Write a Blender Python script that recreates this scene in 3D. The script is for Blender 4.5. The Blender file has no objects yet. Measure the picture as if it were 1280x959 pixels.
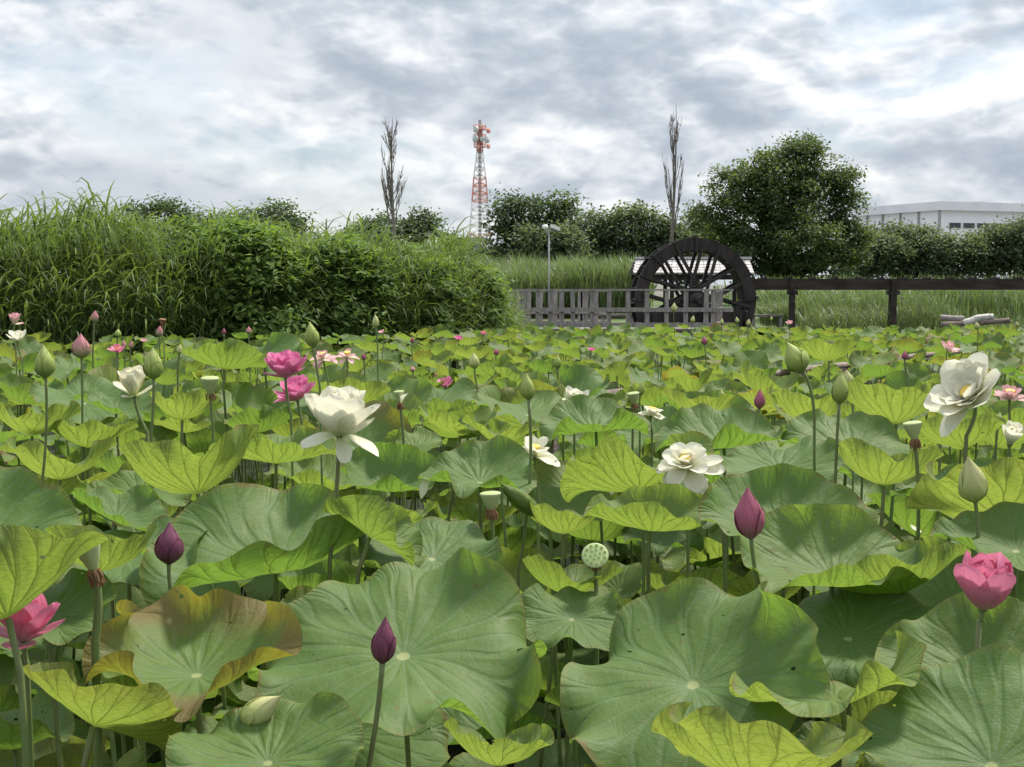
import bpy, math, random
import numpy as np
from mathutils import Vector, Matrix

SC = bpy.context.scene
COL = SC.collection
PI = math.pi
RNG = np.random.default_rng(7)
random.seed(7)

# ------------------------------------------------------------------ camera, sky, sun, exposure
F = 1780.0                                   # focal length in pixels of the 1280 wide photograph
CAMZ = 1.65
PITCH = math.radians(4.0)
cam_d = bpy.data.cameras.new('camera')
cam = bpy.data.objects.new('camera', cam_d)
COL.objects.link(cam)
cam.location = (0, 0, CAMZ)
cam.rotation_euler = (PI / 2 - PITCH, 0, 0)
cam_d.sensor_width = 36
cam_d.lens = 36 * F / 1280
cam_d.clip_start = 0.05
cam_d.clip_end = 20000
SC.camera = cam

SUN_EL = math.radians(58)
SUN_AZ = math.radians(43)                    # clockwise from +Y: beyond the pond and to the right, behind thin cloud
sun_dir = Vector((math.sin(SUN_AZ) * math.cos(SUN_EL), math.cos(SUN_AZ) * math.cos(SUN_EL), math.sin(SUN_EL)))
sun_d = bpy.data.lights.new('sun', 'SUN')
sun_d.energy = 4.5
sun_d.angle = math.radians(9)
sun_d.color = (1.0, 0.94, 0.82)
sun = bpy.data.objects.new('sun', sun_d)
COL.objects.link(sun)
sun.rotation_euler = sun_dir.to_track_quat('Z', 'Y').to_euler()

SC.view_settings.view_transform = 'Standard'
SC.view_settings.look = 'None'
SC.view_settings.exposure = 0.52
SC.view_settings.gamma = 1.0
SC.view_settings.use_curve_mapping = False


class NT:
    """small helper that writes node maths"""
    def __init__(s, tree):
        s.t = tree
        s.l = tree.links

    def n(s, typ, **kw):
        nd = s.t.nodes.new(typ)
        for k, v in kw.items():
            setattr(nd, k, v)
        return nd

    def put(s, sock, v):
        if hasattr(v, 'is_linked') or hasattr(v, 'default_value') and not isinstance(v, (int, float, tuple)):
            s.l.new(v, sock)
        else:
            sock.default_value = v

    def m(s, op, a, b=None, c=None, clamp=False):
        nd = s.n('ShaderNodeMath', operation=op, use_clamp=clamp)
        s.put(nd.inputs[0], a)
        if b is not None:
            s.put(nd.inputs[1], b)
        if c is not None:
            s.put(nd.inputs[2], c)
        return nd.outputs[0]

    def vm(s, op, a, b=None):
        nd = s.n('ShaderNodeVectorMath', operation=op)
        s.put(nd.inputs[0], a)
        if b is not None:
            s.put(nd.inputs[1], b)
        return nd.outputs[0] if op not in ('DOT_PRODUCT', 'LENGTH') else nd.outputs['Value']

    def mix(s, f, a, b, blend='MIX'):
        nd = s.n('ShaderNodeMix', data_type='RGBA', blend_type=blend)
        s.put(nd.inputs[0], f)
        for i, v in ((6, a), (7, b)):
            if isinstance(v, tuple) and len(v) == 3:
                v = (*v, 1)
            s.put(nd.inputs[i], v)
        return nd.outputs[2]

    def noise(s, vec, scale, detail=4, rough=.55, dist=0.0, dim='3D'):
        nd = s.n('ShaderNodeTexNoise', noise_dimensions=dim)
        if vec is not None:
            s.l.new(vec, nd.inputs['Vector'])
        nd.inputs['Scale'].default_value = scale
        nd.inputs['Detail'].default_value = detail
        nd.inputs['Roughness'].default_value = rough
        nd.inputs['Distortion'].default_value = dist
        return nd.outputs[0]

    def ramp(s, fac, stops, interp='LINEAR'):
        nd = s.n('ShaderNodeValToRGB')
        cr = nd.color_ramp
        cr.interpolation = interp
        while len(cr.elements) < len(stops):
            cr.elements.new(0.5)
        for e, (p, c) in zip(cr.elements, stops):
            e.position = p
            e.color = (*c, 1) if len(c) == 3 else c
        s.put(nd.inputs[0], fac)
        return nd.outputs[0]

    def sstep(s, x, lo, hi):
        nd = s.n('ShaderNodeMapRange', interpolation_type='SMOOTHSTEP')
        s.put(nd.inputs[0], x)
        nd.inputs[1].default_value = lo
        nd.inputs[2].default_value = hi
        return nd.outputs[0]

    def comb(s, x, y, z=0.0):
        nd = s.n('ShaderNodeCombineXYZ')
        for i, v in enumerate((x, y, z)):
            s.put(nd.inputs[i], v)
        return nd.outputs[0]

    def sep(s, v):
        nd = s.n('ShaderNodeSeparateXYZ')
        s.l.new(v, nd.inputs[0])
        return nd.outputs


# world: a Nishita sky almost closed by broken cumulus layers
world = bpy.data.worlds.new('World')
SC.world = world
world.use_nodes = True
wt = world.node_tree
wt.nodes.clear()
N = NT(wt)
sky = N.n('ShaderNodeTexSky', sky_type='NISHITA', sun_disc=False)
sky.sun_elevation = SUN_EL
sky.sun_rotation = SUN_AZ
gen = N.n('ShaderNodeTexCoord').outputs['Generated']
dx, dy, dz = N.sep(gen)
pv = N.vm('MULTIPLY', gen, (1.0, 1.0, 2.1))


def heaps(v, det):
    """cloud thickness: broad fields with rounded heaps on them"""
    d = N.m('MULTIPLY', N.noise(v, 4.6, 3, .45, .5), 1.05)
    for sc_, am in ((9.5, .38), (20.0, .24), (42.0, .13), (85.0, .06)):
        n_ = N.noise(v, sc_, 1, .5, .4)
        d = N.m('ADD', d, N.m('MULTIPLY', N.m('ABSOLUTE', N.m('SUBTRACT', n_, .5)), am * 2.4))
    return d


d1 = heaps(pv, 1)
d2 = heaps(N.vm('ADD', pv, (0.008, 0.0, 0.034)), 0)
big = N.noise(N.vm('MULTIPLY', gen, (1.0, 1.0, 3.2)), 3.1, 3, 0.5)
C1, C2 = N.sstep(d1, .48, 1.06), N.sstep(d2, .48, 1.06)
lit = N.m('MULTIPLY', N.m('SUBTRACT', C1, C2), 0.95)                       # upper rims of the heaps catch the light
thick = N.m('ADD', N.m('MULTIPLY', C1, 0.26), N.m('MULTIPLY', N.sstep(big, .36, .64), 0.34))
tone = N.m('SUBTRACT', N.m('ADD', lit, 0.87), thick)
cloud = N.ramp(tone, [(0.0, (0.39, 0.445, 0.515)), (0.30, (0.46, 0.52, 0.59)), (0.52, (0.56, 0.61, 0.67)),
                      (0.76, (0.71, 0.745, 0.785)), (1.0, (0.88, 0.89, 0.90))])
hor = N.sstep(dz, 0.0, 0.07)
cloud = N.mix(N.m('MULTIPLY', N.m('SUBTRACT', 1.0, hor), 0.45), cloud, (0.66, 0.71, 0.76))
sd = N.m('MAXIMUM', N.vm('DOT_PRODUCT', gen, tuple(sun_dir)), 0.0)
gain = N.m('ADD', N.m('ADD', 7.6, N.m('MULTIPLY', N.m('POWER', N.m('MAXIMUM', dz, 0.0), 1.3), 6.0)), N.m('MULTIPLY', N.m('POWER', sd, 6.0), 8.0))
cl = N.vm('SCALE', cloud)
N.l.new(gain, cl.node.inputs['Scale'])
cover = N.m('SUBTRACT', 1.0, N.m('MULTIPLY', N.m('MULTIPLY', N.sstep(thick, 0.20, 0.05), hor), 0.30))
skyc = N.mix(cover, sky.outputs[0], cl)
bg = N.n('ShaderNodeBackground')
N.l.new(skyc, bg.inputs[0])
bg.inputs[1].default_value = 0.1
wo = N.n('ShaderNodeOutputWorld')
N.l.new(bg.outputs[0], wo.inputs[0])

SC.cycles.max_bounces = 8
SC.cycles.diffuse_bounces = 6
SC.cycles.transmission_bounces = 6
SC.cycles.transparent_max_bounces = 8
SC.cycles.sample_clamp_indirect = 6
SC.cycles.use_denoising = True


# ------------------------------------------------------------------ helpers
def W(px, py, d):
    """pixel of the photograph and distance along +Y -> point of the place"""
    cx, cy = (px - 640) / F, -(py - 479.5) / F
    v = Vector((cx, math.cos(PITCH) + cy * math.sin(PITCH), -math.sin(PITCH) + cy * math.cos(PITCH)))
    v *= d / v.y
    return Vector((v.x, v.y, v.z + CAMZ))


def U(d):
    """metres per photograph pixel at distance d"""
    return d / F


class Geo:
    def __init__(s):
        s.v, s.f, s.uv, s.col, s.n = [], [], [], [], 0

    def add(s, v, f, uv=None, col=None):
        """v (n,3); f: (m,k) array or list of such arrays"""
        v = np.asarray(v, dtype=np.float32).reshape(-1, 3)
        if isinstance(f, list) and not isinstance(f[0], np.ndarray):
            f = [np.array([p for p in f if len(p) == k]) for k in sorted({len(p) for p in f})]
        for a in (f if isinstance(f, list) else [f]):
            a = np.asarray(a, dtype=np.int32)
            if len(a):
                s.f.append(a + s.n)
        s.v.append(v)
        s.uv.append(np.zeros((len(v), 2), np.float32) if uv is None else np.asarray(uv, np.float32))
        c = np.ones((len(v), 4), np.float32)
        if col is not None:
            col = np.asarray(col, np.float32)
            c[:, :col.shape[-1]] = col
        s.col.append(c)
        s.n += len(v)
        return s

    def box(s, c, size, rot=None, jit=0, col=None):
        sx, sy, sz = np.asarray(size) / 2.0
        v = np.array([[x, y, z] for x in (-sx, sx) for y in (-sy, sy) for z in (-sz, sz)], np.float64)
        if jit:
            v += RNG.normal(0, jit, v.shape)
        if rot is not None:
            v = v @ np.array(Matrix(rot) if not isinstance(rot, Matrix) else rot.to_3x3()).T
        v += np.asarray(c)
        f = [[0, 1, 3, 2], [4, 6, 7, 5], [0, 4, 5, 1], [2, 3, 7, 6], [0, 2, 6, 4], [1, 5, 7, 3]]
        return s.add(v, f, col=col)

    def beam(s, a, b, w, h, col=None, up=(0, 0, 1)):
        a, b = Vector(a), Vector(b)
        y = (b - a)
        L = y.length
        y.normalize()
        x = y.cross(Vector(up))
        if x.length < 1e-4:
            x = Vector((1, 0, 0))
        x.normalize()
        z = x.cross(y)
        R = Matrix((x, y, z)).transposed()
        return s.box((a + b) / 2, (w, L, h), R, col=col)

    def tube(s, pts, rad, k=6, col=None, cap=True):
        P = np.asarray([list(p) for p in pts], np.float64)
        n = len(P)
        rad = np.broadcast_to(np.asarray(rad, np.float64), (n,))
        T = np.gradient(P, axis=0)
        T /= np.linalg.norm(T, axis=1, keepdims=True) + 1e-9
        ref = np.array([0, 1.0, 0]) if abs(T[0][1]) < .8 else np.array([1.0, 0, 0])
        X = np.cross(T, ref)
        X /= np.linalg.norm(X, axis=1, keepdims=True) + 1e-9
        Y = np.cross(T, X)
        th = np.arange(k) * 2 * PI / k
        V = P[:, None, :] + rad[:, None, None] * (np.cos(th)[None, :, None] * X[:, None, :] + np.sin(th)[None, :, None] * Y[:, None, :])
        i = np.arange(n - 1)[:, None] * k
        j = np.arange(k)[None, :]
        j2 = (j + 1) % k
        q = np.stack([i + j, i + k + j, i + k + j2, i + j2], -1).reshape(-1, 4)
        fs = [q]
        V = V.reshape(-1, 3)
        uv = np.stack([np.tile(np.arange(k) / k, n), np.repeat(np.linspace(0, 1, n), k)], 1)
        if cap and k <= 12:
            fs += [np.array([list(range(k))]), np.array([[(n - 1) * k + t for t in range(k)][::-1]])]
        return s.add(V, fs, uv=uv, col=col)

    def lathe(s, prof, k=16, M=None, col=None):
        """prof list of (r, z); M 4x4"""
        pr = np.asarray(prof, np.float64)
        n = len(pr)
        th = np.arange(k) * 2 * PI / k
        V = np.stack([pr[:, 0:1] * np.cos(th), pr[:, 0:1] * np.sin(th), np.repeat(pr[:, 1:2], k, 1)], -1).reshape(-1, 3)
        if M is not None:
            A = np.array(M)
            V = V @ A[:3, :3].T + A[:3, 3]
        i = np.arange(n - 1)[:, None] * k
        j = np.arange(k)[None, :]
        j2 = (j + 1) % k
        q = np.stack([i + j, i + j2, i + k + j2, i + k + j], -1).reshape(-1, 4)
        uv = np.stack([np.tile(np.arange(k) / k, n), np.repeat(np.linspace(0, 1, n), k)], 1)
        return s.add(V, q, uv=uv, col=col)

    def build(s, name, mat, parent=None, smooth=False, loc=None):
        v = np.concatenate(s.v)
        if parent is not None:
            v = v - np.asarray(ORI.get(parent.name, (0, 0, 0)), np.float32)
        elif loc is not None:
            v = v - np.asarray(loc, np.float32)
        me = bpy.data.meshes.new(name)
        me.vertices.add(len(v))
        me.vertices.foreach_set('co', v.astype(np.float32).ravel())
        tot = np.concatenate([np.full(len(a), a.shape[1], np.int32) for a in s.f])
        loops = np.concatenate([a.ravel() for a in s.f]).astype(np.int32)
        me.loops.add(len(loops))
        me.loops.foreach_set('vertex_index', loops)
        me.polygons.add(len(tot))
        st = np.concatenate([[0], np.cumsum(tot)[:-1]]).astype(np.int32)
        me.polygons.foreach_set('loop_start', st)
        me.polygons.foreach_set('use_smooth', np.full(len(tot), smooth))
        uvl = me.uv_layers.new(name='UVMap')
        uv = np.concatenate(s.uv)
        uvl.data.foreach_set('uv', uv[loops].astype(np.float32).ravel())
        ca = me.color_attributes.new('tint', 'FLOAT_COLOR', 'POINT')
        ca.data.foreach_set('color', np.concatenate(s.col).astype(np.float32).ravel())
        me.update(calc_edges=True)
        me.validate()
        if mat:
            me.materials.append(mat)
        o = bpy.data.objects.new(name, me)
        COL.objects.link(o)
        if parent is not None:
            o.parent = parent
        elif loc is not None:
            o.location = loc
        return o


ORI = {}


def thing(name, label, cat, loc, group=None):
    o = bpy.data.objects.new(name, None)
    o.empty_display_size = 0.1
    COL.objects.link(o)
    o.location = loc
    ORI[o.name] = tuple(loc)
    tag(o, label, cat, group)
    return o


def tag(o, label=None, cat=None, group=None, kind=None):
    if label:
        o['label'] = label
    if cat:
        o['category'] = cat
    if group:
        o['group'] = group
    if kind:
        o['kind'] = kind
    return o


def sub(geo, name, mat, parent, smooth=False):
    """a part of a part: keeps the origin of the thing"""
    ORI[parent.name] = ORI.get(parent.name) or ORI.get(parent.parent.name, (0, 0, 0))
    return geo.build(name, mat, parent, smooth)


# ------------------------------------------------------------------ materials
def newmat(name):
    m = bpy.data.materials.new(name)
    m.use_nodes = True
    m.node_tree.nodes.clear()
    return m, NT(m.node_tree)


def finish(N, shader):
    o = N.n('ShaderNodeOutputMaterial')
    N.l.new(shader, o.inputs[0])


def bsdf(N, color, rough=.6, spec=.5, normal=None, metal=0.0):
    b = N.n('ShaderNodeBsdfPrincipled')
    if isinstance(color, tuple):
        b.inputs['Base Color'].default_value = (*color[:3], 1)
    else:
        N.l.new(color, b.inputs['Base Color'])
    N.put(b.inputs['Roughness'], rough)
    b.inputs['Specular IOR Level'].default_value = spec
    b.inputs['Metallic'].default_value = metal
    if normal is not None:
        N.l.new(normal, b.inputs['Normal'])
    return b.outputs[0]


def bump(N, h, strength=.3, dist=.01):
    b = N.n('ShaderNodeBump')
    b.inputs['Strength'].default_value = strength
    b.inputs['Distance'].default_value = dist
    N.l.new(h, b.inputs['Height'])
    return b.outputs[0]


def mat_noise(name, c1, c2, scale=5, rough=.7, bmp=.3, bd=.01, stretch=(1, 1, 1), spec=.3, metal=0.0, c3=None):
    m, N = newmat(name)
    co = N.n('ShaderNodeTexCoord').outputs['Object']
    mp = N.vm('MULTIPLY', co, stretch)
    n = N.noise(mp, scale, 6, .6)
    n2 = N.noise(mp, scale * .21, 3, .5)
    col = N.mix(N.sstep(n, .32, .68), c1, c2)
    if c3:
        col = N.mix(N.m('MULTIPLY', N.sstep(n2, .5, .66), .7), col, c3)
    finish(N, bsdf(N, col, rough, spec, bump(N, n, bmp, bd), metal))
    return m


def mix_shader(N, f, a, b):
    s = N.n('ShaderNodeMixShader')
    N.put(s.inputs[0], f)
    N.l.new(a, s.inputs[1])
    N.l.new(b, s.inputs[2])
    return s.outputs[0]


def translucent(N, color, normal=None):
    t = N.n('ShaderNodeBsdfTranslucent')
    if isinstance(color, tuple):
        t.inputs[0].default_value = (*color[:3], 1)
    else:
        N.l.new(color, t.inputs[0])
    if normal is not None:
        N.l.new(normal, t.inputs['Normal'])
    return t.outputs[0]


def mat_foliage(name, c1, c2, tr, tfac=.35, rough=.5, spec=.35):
    """c1..c2 over the leaf's own random number kept in tint.b"""
    m, N = newmat(name)
    at = N.n('ShaderNodeAttribute', attribute_name='tint')
    r, g, b = N.sep(at.outputs['Color'])
    col = N.mix(b, c1, c2)
    t2 = N.mix(b, tuple(x * .7 for x in tr), tr)
    finish(N, mix_shader(N, tfac, bsdf(N, col, rough, spec), translucent(N, t2)))
    return m


def mat_lotus_leaf():
    m, N = newmat('lotus_leaf_surface')
    uv = N.n('ShaderNodeTexCoord').outputs['UV']
    at = N.n('ShaderNodeAttribute', attribute_name='tint')
    yel, brn, rnd = N.sep(at.outputs['Color'])
    back = N.n('ShaderNodeNewGeometry').outputs['Backfacing']
    x, y, _ = N.sep(uv)
    off = N.comb(N.m('MULTIPLY', rnd, 37.0), N.m('MULTIPLY', rnd, 91.0), N.m('MULTIPLY', rnd, 13.0))
    p = N.vm('ADD', uv, off)
    nb = N.noise(p, 2.2, 3, .5)
    nj = N.noise(p, 1.5, 1, .4)
    ns = N.noise(p, 9, 5, .6)
    nf = N.noise(p, 40, 4, .65)
    r = N.m('SQRT', N.m('ADD', N.m('MULTIPLY', x, x), N.m('MULTIPLY', y, y)))
    th = N.m('ADD', N.m('ARCTAN2', y, x), N.m('MULTIPLY', N.m('SUBTRACT', nj, .5), N.m('MULTIPLY', N.m('ADD', r, .15), .55)))
    NV = 21
    u = N.m('MULTIPLY', th, NV / (2 * PI))
    fr = N.m('SUBTRACT', N.m('FRACT', u), .5)
    ad = N.m('MULTIPLY', N.m('ABSOLUTE', fr), 2 * PI / NV)
    cell = N.m('FLOOR', u)
    wn = N.n('ShaderNodeTexWhiteNoise', noise_dimensions='2D')
    N.l.new(N.comb(cell, N.m('MULTIPLY', rnd, 50.0)), wn.inputs['Vector'])
    r0 = N.m('ADD', .42, N.m('MULTIPLY', wn.outputs['Value'], .28))
    o1 = N.m('MULTIPLY', N.m('MAXIMUM', N.m('SUBTRACT', r, r0), 0.0), .19)
    wd = N.m('SUBTRACT', .0135, N.m('MULTIPLY', r, .0075))
    dmain = N.m('MULTIPLY', N.m('ABSOLUTE', N.m('SUBTRACT', ad, o1)), r)
    r1 = N.m('ADD', r0, .24)
    o2 = N.m('MULTIPLY', N.m('MAXIMUM', N.m('SUBTRACT', r, r1), 0.0), .16)
    d2 = N.m('MULTIPLY', N.m('ABSOLUTE', N.m('SUBTRACT', N.m('ABSOLUTE', N.m('SUBTRACT', ad, o1)), o2)), r)
    q = N.m('DIVIDE', N.m('MINIMUM', dmain, d2), wd)
    vein = N.m('SUBTRACT', 1.0, N.sstep(q, .35, 1.15), clamp=True)
    veinw = N.m('SUBTRACT', 1.0, N.sstep(q, .5, 4.5), clamp=True)
    vo = N.n('ShaderNodeTexVoronoi', voronoi_dimensions='2D', feature='DISTANCE_TO_EDGE')
    N.l.new(N.comb(N.m('MULTIPLY', r, 17.0), N.m('MULTIPLY', u, 1.25)), vo.inputs['Vector'])
    vo.inputs['Scale'].default_value = 1.0
    net = N.m('SUBTRACT', 1.0, N.sstep(vo.outputs['Distance'], .0, .10), clamp=True)
    net = N.m('MULTIPLY', net, N.sstep(r, .08, .3))
    hub = N.m('SUBTRACT', 1.0, N.sstep(r, .035, .055), clamp=True)
    # upper face: waxy blue green, younger leaves yellower
    top = N.mix(yel, (0.096, 0.164, 0.042), (0.150, 0.212, 0.034))
    top = N.mix(N.m('MULTIPLY', N.sstep(ns, .35, .75), .5), top, (0.110, 0.188, 0.070))
    top = N.mix(N.m('MULTIPLY', N.sstep(nb, .52, .75), .45), top, (0.145, 0.20, 0.05))
    top = N.mix(N.m('MULTIPLY', vein, .5), top, (0.17, 0.25, 0.12))
    top = N.mix(N.m('MULTIPLY', net, .14), top, (0.15, 0.22, 0.09))
    top = N.mix(hub, top, (0.36, 0.40, 0.17))
    und = N.mix(yel, (0.095, 0.17, 0.055), (0.15, 0.21, 0.055))
    und = N.mix(N.m('MULTIPLY', vein, .6), und, (0.11, 0.13, 0.04))
    und = N.mix(N.m('MULTIPLY', net, .2), und, (0.10, 0.13, 0.03))
    bronze = N.mix(ns, (0.155, 0.105, 0.062), (0.215, 0.150, 0.040))
    edge = N.m('MULTIPLY', brn, N.sstep(N.m('ADD', r, N.m('MULTIPLY', N.m('SUBTRACT', nb, .5), .7)), .45, .95))
    rim = N.m('MULTIPLY', N.sstep(r, .93, .985), .55)
    col = N.mix(back, top, und)
    col = N.mix(N.m('MULTIPLY', edge, .9), col, bronze)
    col = N.mix(N.m('MULTIPLY', rim, .7), col, (0.20, 0.19, 0.05))
    bloom = N.m('MULTIPLY', N.m('MULTIPLY', N.sstep(N.noise(p, 3.4, 5, .65), .48, .72), N.m('SUBTRACT', 1.0, back)), .13)
    col = N.mix(bloom, col, (0.17, 0.235, 0.15))
    tiny = N.m('MULTIPLY', N.sstep(N.noise(p, 19, 2, .5), .69, .73), .6)
    col = N.mix(tiny, col, (0.16, 0.12, 0.05))
    ragged = N.m('MULTIPLY', N.sstep(N.m('ADD', r, N.m('MULTIPLY', N.m('SUBTRACT', ns, .5), .22)), .96, 1.0), N.sstep(nb, .5, .62))
    col = N.mix(N.m('MULTIPLY', ragged, .8), col, (0.16, 0.10, 0.04))
    # brown specks and small torn stains
    spot = N.m('MULTIPLY', N.sstep(N.noise(p, 6.5, 2, .5), .70, .745), N.sstep(N.m('MULTIPLY', r, 1.0), .2, .6))
    col = N.mix(N.m('MULTIPLY', spot, .55), col, (0.13, 0.085, 0.035))
    trc = N.mix(yel, (0.16, 0.30, 0.042), (0.34, 0.42, 0.070))
    trc = N.mix(N.m('MULTIPLY', N.sstep(ns, .3, .8), .35), trc, (0.20, 0.33, 0.01))
    trc = N.mix(N.m('MULTIPLY', vein, .62), trc, (0.045, 0.07, 0.008))
    trc = N.mix(N.m('MULTIPLY', net, .38), trc, (0.07, 0.11, 0.008))
    trc = N.mix(N.m('MULTIPLY', edge, .75), trc, (0.25, 0.19, 0.02))
    pl = N.m('COSINE', N.m('MULTIPLY', u, 2 * PI))
    h = N.m('ADD', N.m('MULTIPLY', veinw, -.7), N.m('MULTIPLY', ns, 1.1))
    h = N.m('ADD', h, N.m('MULTIPLY', net, -.07))
    h = N.m('ADD', h, N.m('MULTIPLY', nb, 1.6))
    h = N.m('ADD', h, N.m('MULTIPLY', nf, .22))
    nm = bump(N, h, .42, .006)
    b = bsdf(N, col, N.m('ADD', .46, N.m('MULTIPLY', ns, .22)), .25, nm)
    body = mix_shader(N, .43, b, translucent(N, trc, nm))
    hole = N.m('MULTIPLY', N.m('GREATER_THAN', N.noise(N.vm('ADD', p, (5.0, 3.0, 0.0)), 7.5, 2, .5), .735), N.m('GREATER_THAN', r, .35))
    finish(N, mix_shader(N, hole, body, N.n('ShaderNodeBsdfTransparent').outputs[0]))
    return m


def mat_petal(name, base, mid, tip, streak, tr=.35, p0=.18, p1=.85, sk=.4):
    m, N = newmat(name)
    uv = N.n('ShaderNodeTexCoord').outputs['UV']
    u, v, _ = N.sep(uv)
    rnd = N.sep(N.n('ShaderNodeAttribute', attribute_name='tint').outputs['Color'])[2]
    nz = N.noise(N.comb(N.m('MULTIPLY', u, 2.0), N.m('MULTIPLY', v, 1.0), N.m('MULTIPLY', rnd, 40.0)), 3, 4, .6)
    vv = N.m('ADD', v, N.m('MULTIPLY', N.m('SUBTRACT', nz, .5), .3))
    col = N.ramp(vv, [(0.0, base), (p0, base), ((p0 + p1) / 2, mid), (p1, tip), (1.0, tip)])
    ln = N.noise(N.comb(N.m('MULTIPLY', u, 26.0), N.m('MULTIPLY', v, .9), N.m('MULTIPLY', rnd, 40.0)), 1.6, 3, .6)
    col = N.mix(N.m('MULTIPLY', N.sstep(ln, .42, .66), sk), col, streak)
    nm = bump(N, ln, .5, .004)
    finish(N, mix_shader(N, tr, bsdf(N, col, .5, .3, nm), translucent(N, col, nm)))
    return m


M = {}
M['leaf'] = mat_lotus_leaf()
M['stem'] = mat_noise('lotus_stem', (0.105, 0.16, 0.045), (0.15, 0.205, 0.07), 60, .55, .5, .003, (1, 1, .25), .4, c3=(0.12, 0.12, 0.05))
M['bud_green'] = mat_petal('green_bud', (0.25, 0.34, 0.09), (0.39, 0.48, 0.13), (0.52, 0.58, 0.20), (0.28, 0.38, 0.09), .25)
M['bud_cream'] = mat_petal('cream_bud', (0.38, 0.46, 0.15), (0.60, 0.63, 0.27), (0.66, 0.63, 0.34), (0.42, 0.50, 0.17), .28, .1, .8, .55)
M['bud_pink'] = mat_petal('pink_bud', (0.30, 0.33, 0.16), (0.52, 0.31, 0.26), (0.56, 0.20, 0.25), (0.42, 0.22, 0.23), .22, .12, .75)
M['bud_purple'] = mat_petal('purple_bud', (0.20, 0.085, 0.10), (0.21, 0.062, 0.115), (0.25, 0.075, 0.135), (0.10, 0.025, 0.055), .18, .1, .8, .75)
M['bud_rose'] = mat_petal('rose_bud', (0.34, 0.20, 0.19), (0.40, 0.12, 0.19), (0.46, 0.13, 0.20), (0.26, 0.06, 0.11), .18, .05, .6, .75)
M['white'] = mat_petal('white_petal', (0.66, 0.70, 0.36), (0.80, 0.79, 0.62), (0.83, 0.81, 0.71), (0.70, 0.71, 0.50), .42, .05, .55, .7)
M['ivory'] = mat_petal('ivory_petal', (0.60, 0.66, 0.28), (0.78, 0.77, 0.55), (0.80, 0.77, 0.62), (0.70, 0.70, 0.42), .3, .1, .6, .3)
M['pink'] = mat_petal('pink_petal', (0.78, 0.66, 0.60), (0.78, 0.38, 0.49), (0.73, 0.25, 0.38), (0.58, 0.15, 0.29), .34, .03, .6, .6)
M['magenta'] = mat_petal('deep_pink_petal', (0.76, 0.50, 0.52), (0.76, 0.32, 0.50), (0.76, 0.25, 0.45), (0.58, 0.13, 0.32), .34, .02, .5, .6)
M['pale_pink'] = mat_petal('pale_pink_petal', (0.80, 0.74, 0.55), (0.79, 0.58, 0.56), (0.76, 0.42, 0.46), (0.72, 0.46, 0.48), .3)
M['pod'] = mat_noise('seed_pod_skin', (0.30, 0.36, 0.17), (0.38, 0.43, 0.22), 30, .55, .3, .003, (1, 1, .4), .3)
M['pod_top'] = mat_noise('seed_pod_top', (0.36, 0.47, 0.19), (0.44, 0.53, 0.24), 40, .6, .3, .002)
M['pod_side_top'] = mat_noise('seed_pod_dull_top', (0.26, 0.31, 0.13), (0.33, 0.38, 0.17), 40, .7, .3, .002)
M['seed'] = mat_noise('seed_green', (0.16, 0.26, 0.08), (0.24, 0.32, 0.10), 50, .5, .1, .001)
M['stamen'] = mat_noise('stamen_brown', (0.15, 0.075, 0.04), (0.27, 0.14, 0.07), 60, .8, .2, .002)
M['stamen_y'] = mat_noise('stamen_yellow', (0.62, 0.42, 0.05), (0.70, 0.52, 0.12), 60, .7, .2, .002)
M['petal_old'] = mat_noise('withered_petal', (0.55, 0.40, 0.32), (0.70, 0.60, 0.48), 25, .7, .2, .003)
M['grass'] = mat_foliage('reed_grass_blade', (0.052, 0.098, 0.028), (0.150, 0.212, 0.075), (0.24, 0.35, 0.055), .34, .5, .3)
M['grass_pale'] = mat_foliage('meadow_reed_blade', (0.085, 0.135, 0.050), (0.165, 0.215, 0.095), (0.22, 0.31, 0.08), .30, .5, .4)
M['vine'] = mat_foliage('shrub_leaf', (0.050, 0.100, 0.026), (0.135, 0.210, 0.050), (0.27, 0.42, 0.05), .36, .6, .2)
M['tree_big'] = mat_foliage('broadleaf_tree_leaf', (0.034, 0.062, 0.026), (0.076, 0.110, 0.044), (0.19, 0.28, 0.05), .38, .5, .3)
M['tree_dark'] = mat_foliage('evergreen_leaf', (0.030, 0.054, 0.028), (0.066, 0.098, 0.045), (0.15, 0.23, 0.06), .38, .5, .3)
M['tree_grey'] = mat_foliage('greyish_tree_leaf', (0.050, 0.074, 0.044), (0.105, 0.134, 0.074), (0.20, 0.28, 0.09), .4, .55, .3)
M['bark'] = mat_noise('tree_bark', (0.045, 0.036, 0.028), (0.10, 0.082, 0.066), 8, .9, .5, .03, (1, 1, .25))
M['bare_bark'] = mat_noise('bare_grey_bark', (0.13, 0.112, 0.10), (0.22, 0.195, 0.175), 8, .9, .4, .03, (1, 1, .25))
M['wheel'] = mat_noise('dark_stained_wood', (0.010, 0.008, 0.007), (0.034, 0.028, 0.025), 9, .6, .4, .006, (1, 1, .3), .35)
M['flume'] = mat_noise('dark_brown_timber', (0.020, 0.015, 0.013), (0.046, 0.036, 0.031), 7, .7, .4, .006, (.2, 1, 1), .25)
M['rail'] = mat_noise('weathered_grey_wood', (0.19, 0.172, 0.165), (0.33, 0.305, 0.295), 16, .85, .4, .004, (1, 1, .25), .2)
M['deck'] = mat_noise('weathered_deck_board', (0.13, 0.12, 0.11), (0.24, 0.22, 0.205), 9, .85, .4, .004, (.4, 2, 1), .2)
M['shingle'] = mat_noise('grey_wood_shingle', (0.32, 0.30, 0.305), (0.47, 0.45, 0.45), 10, .8, .3, .006, (1, 1, 1), .25)
M['log'] = mat_noise('old_log', (0.12, 0.09, 0.08), (0.26, 0.205, 0.185), 12, .9, .7, .02, (.3, .3, 1.5), .2)
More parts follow.
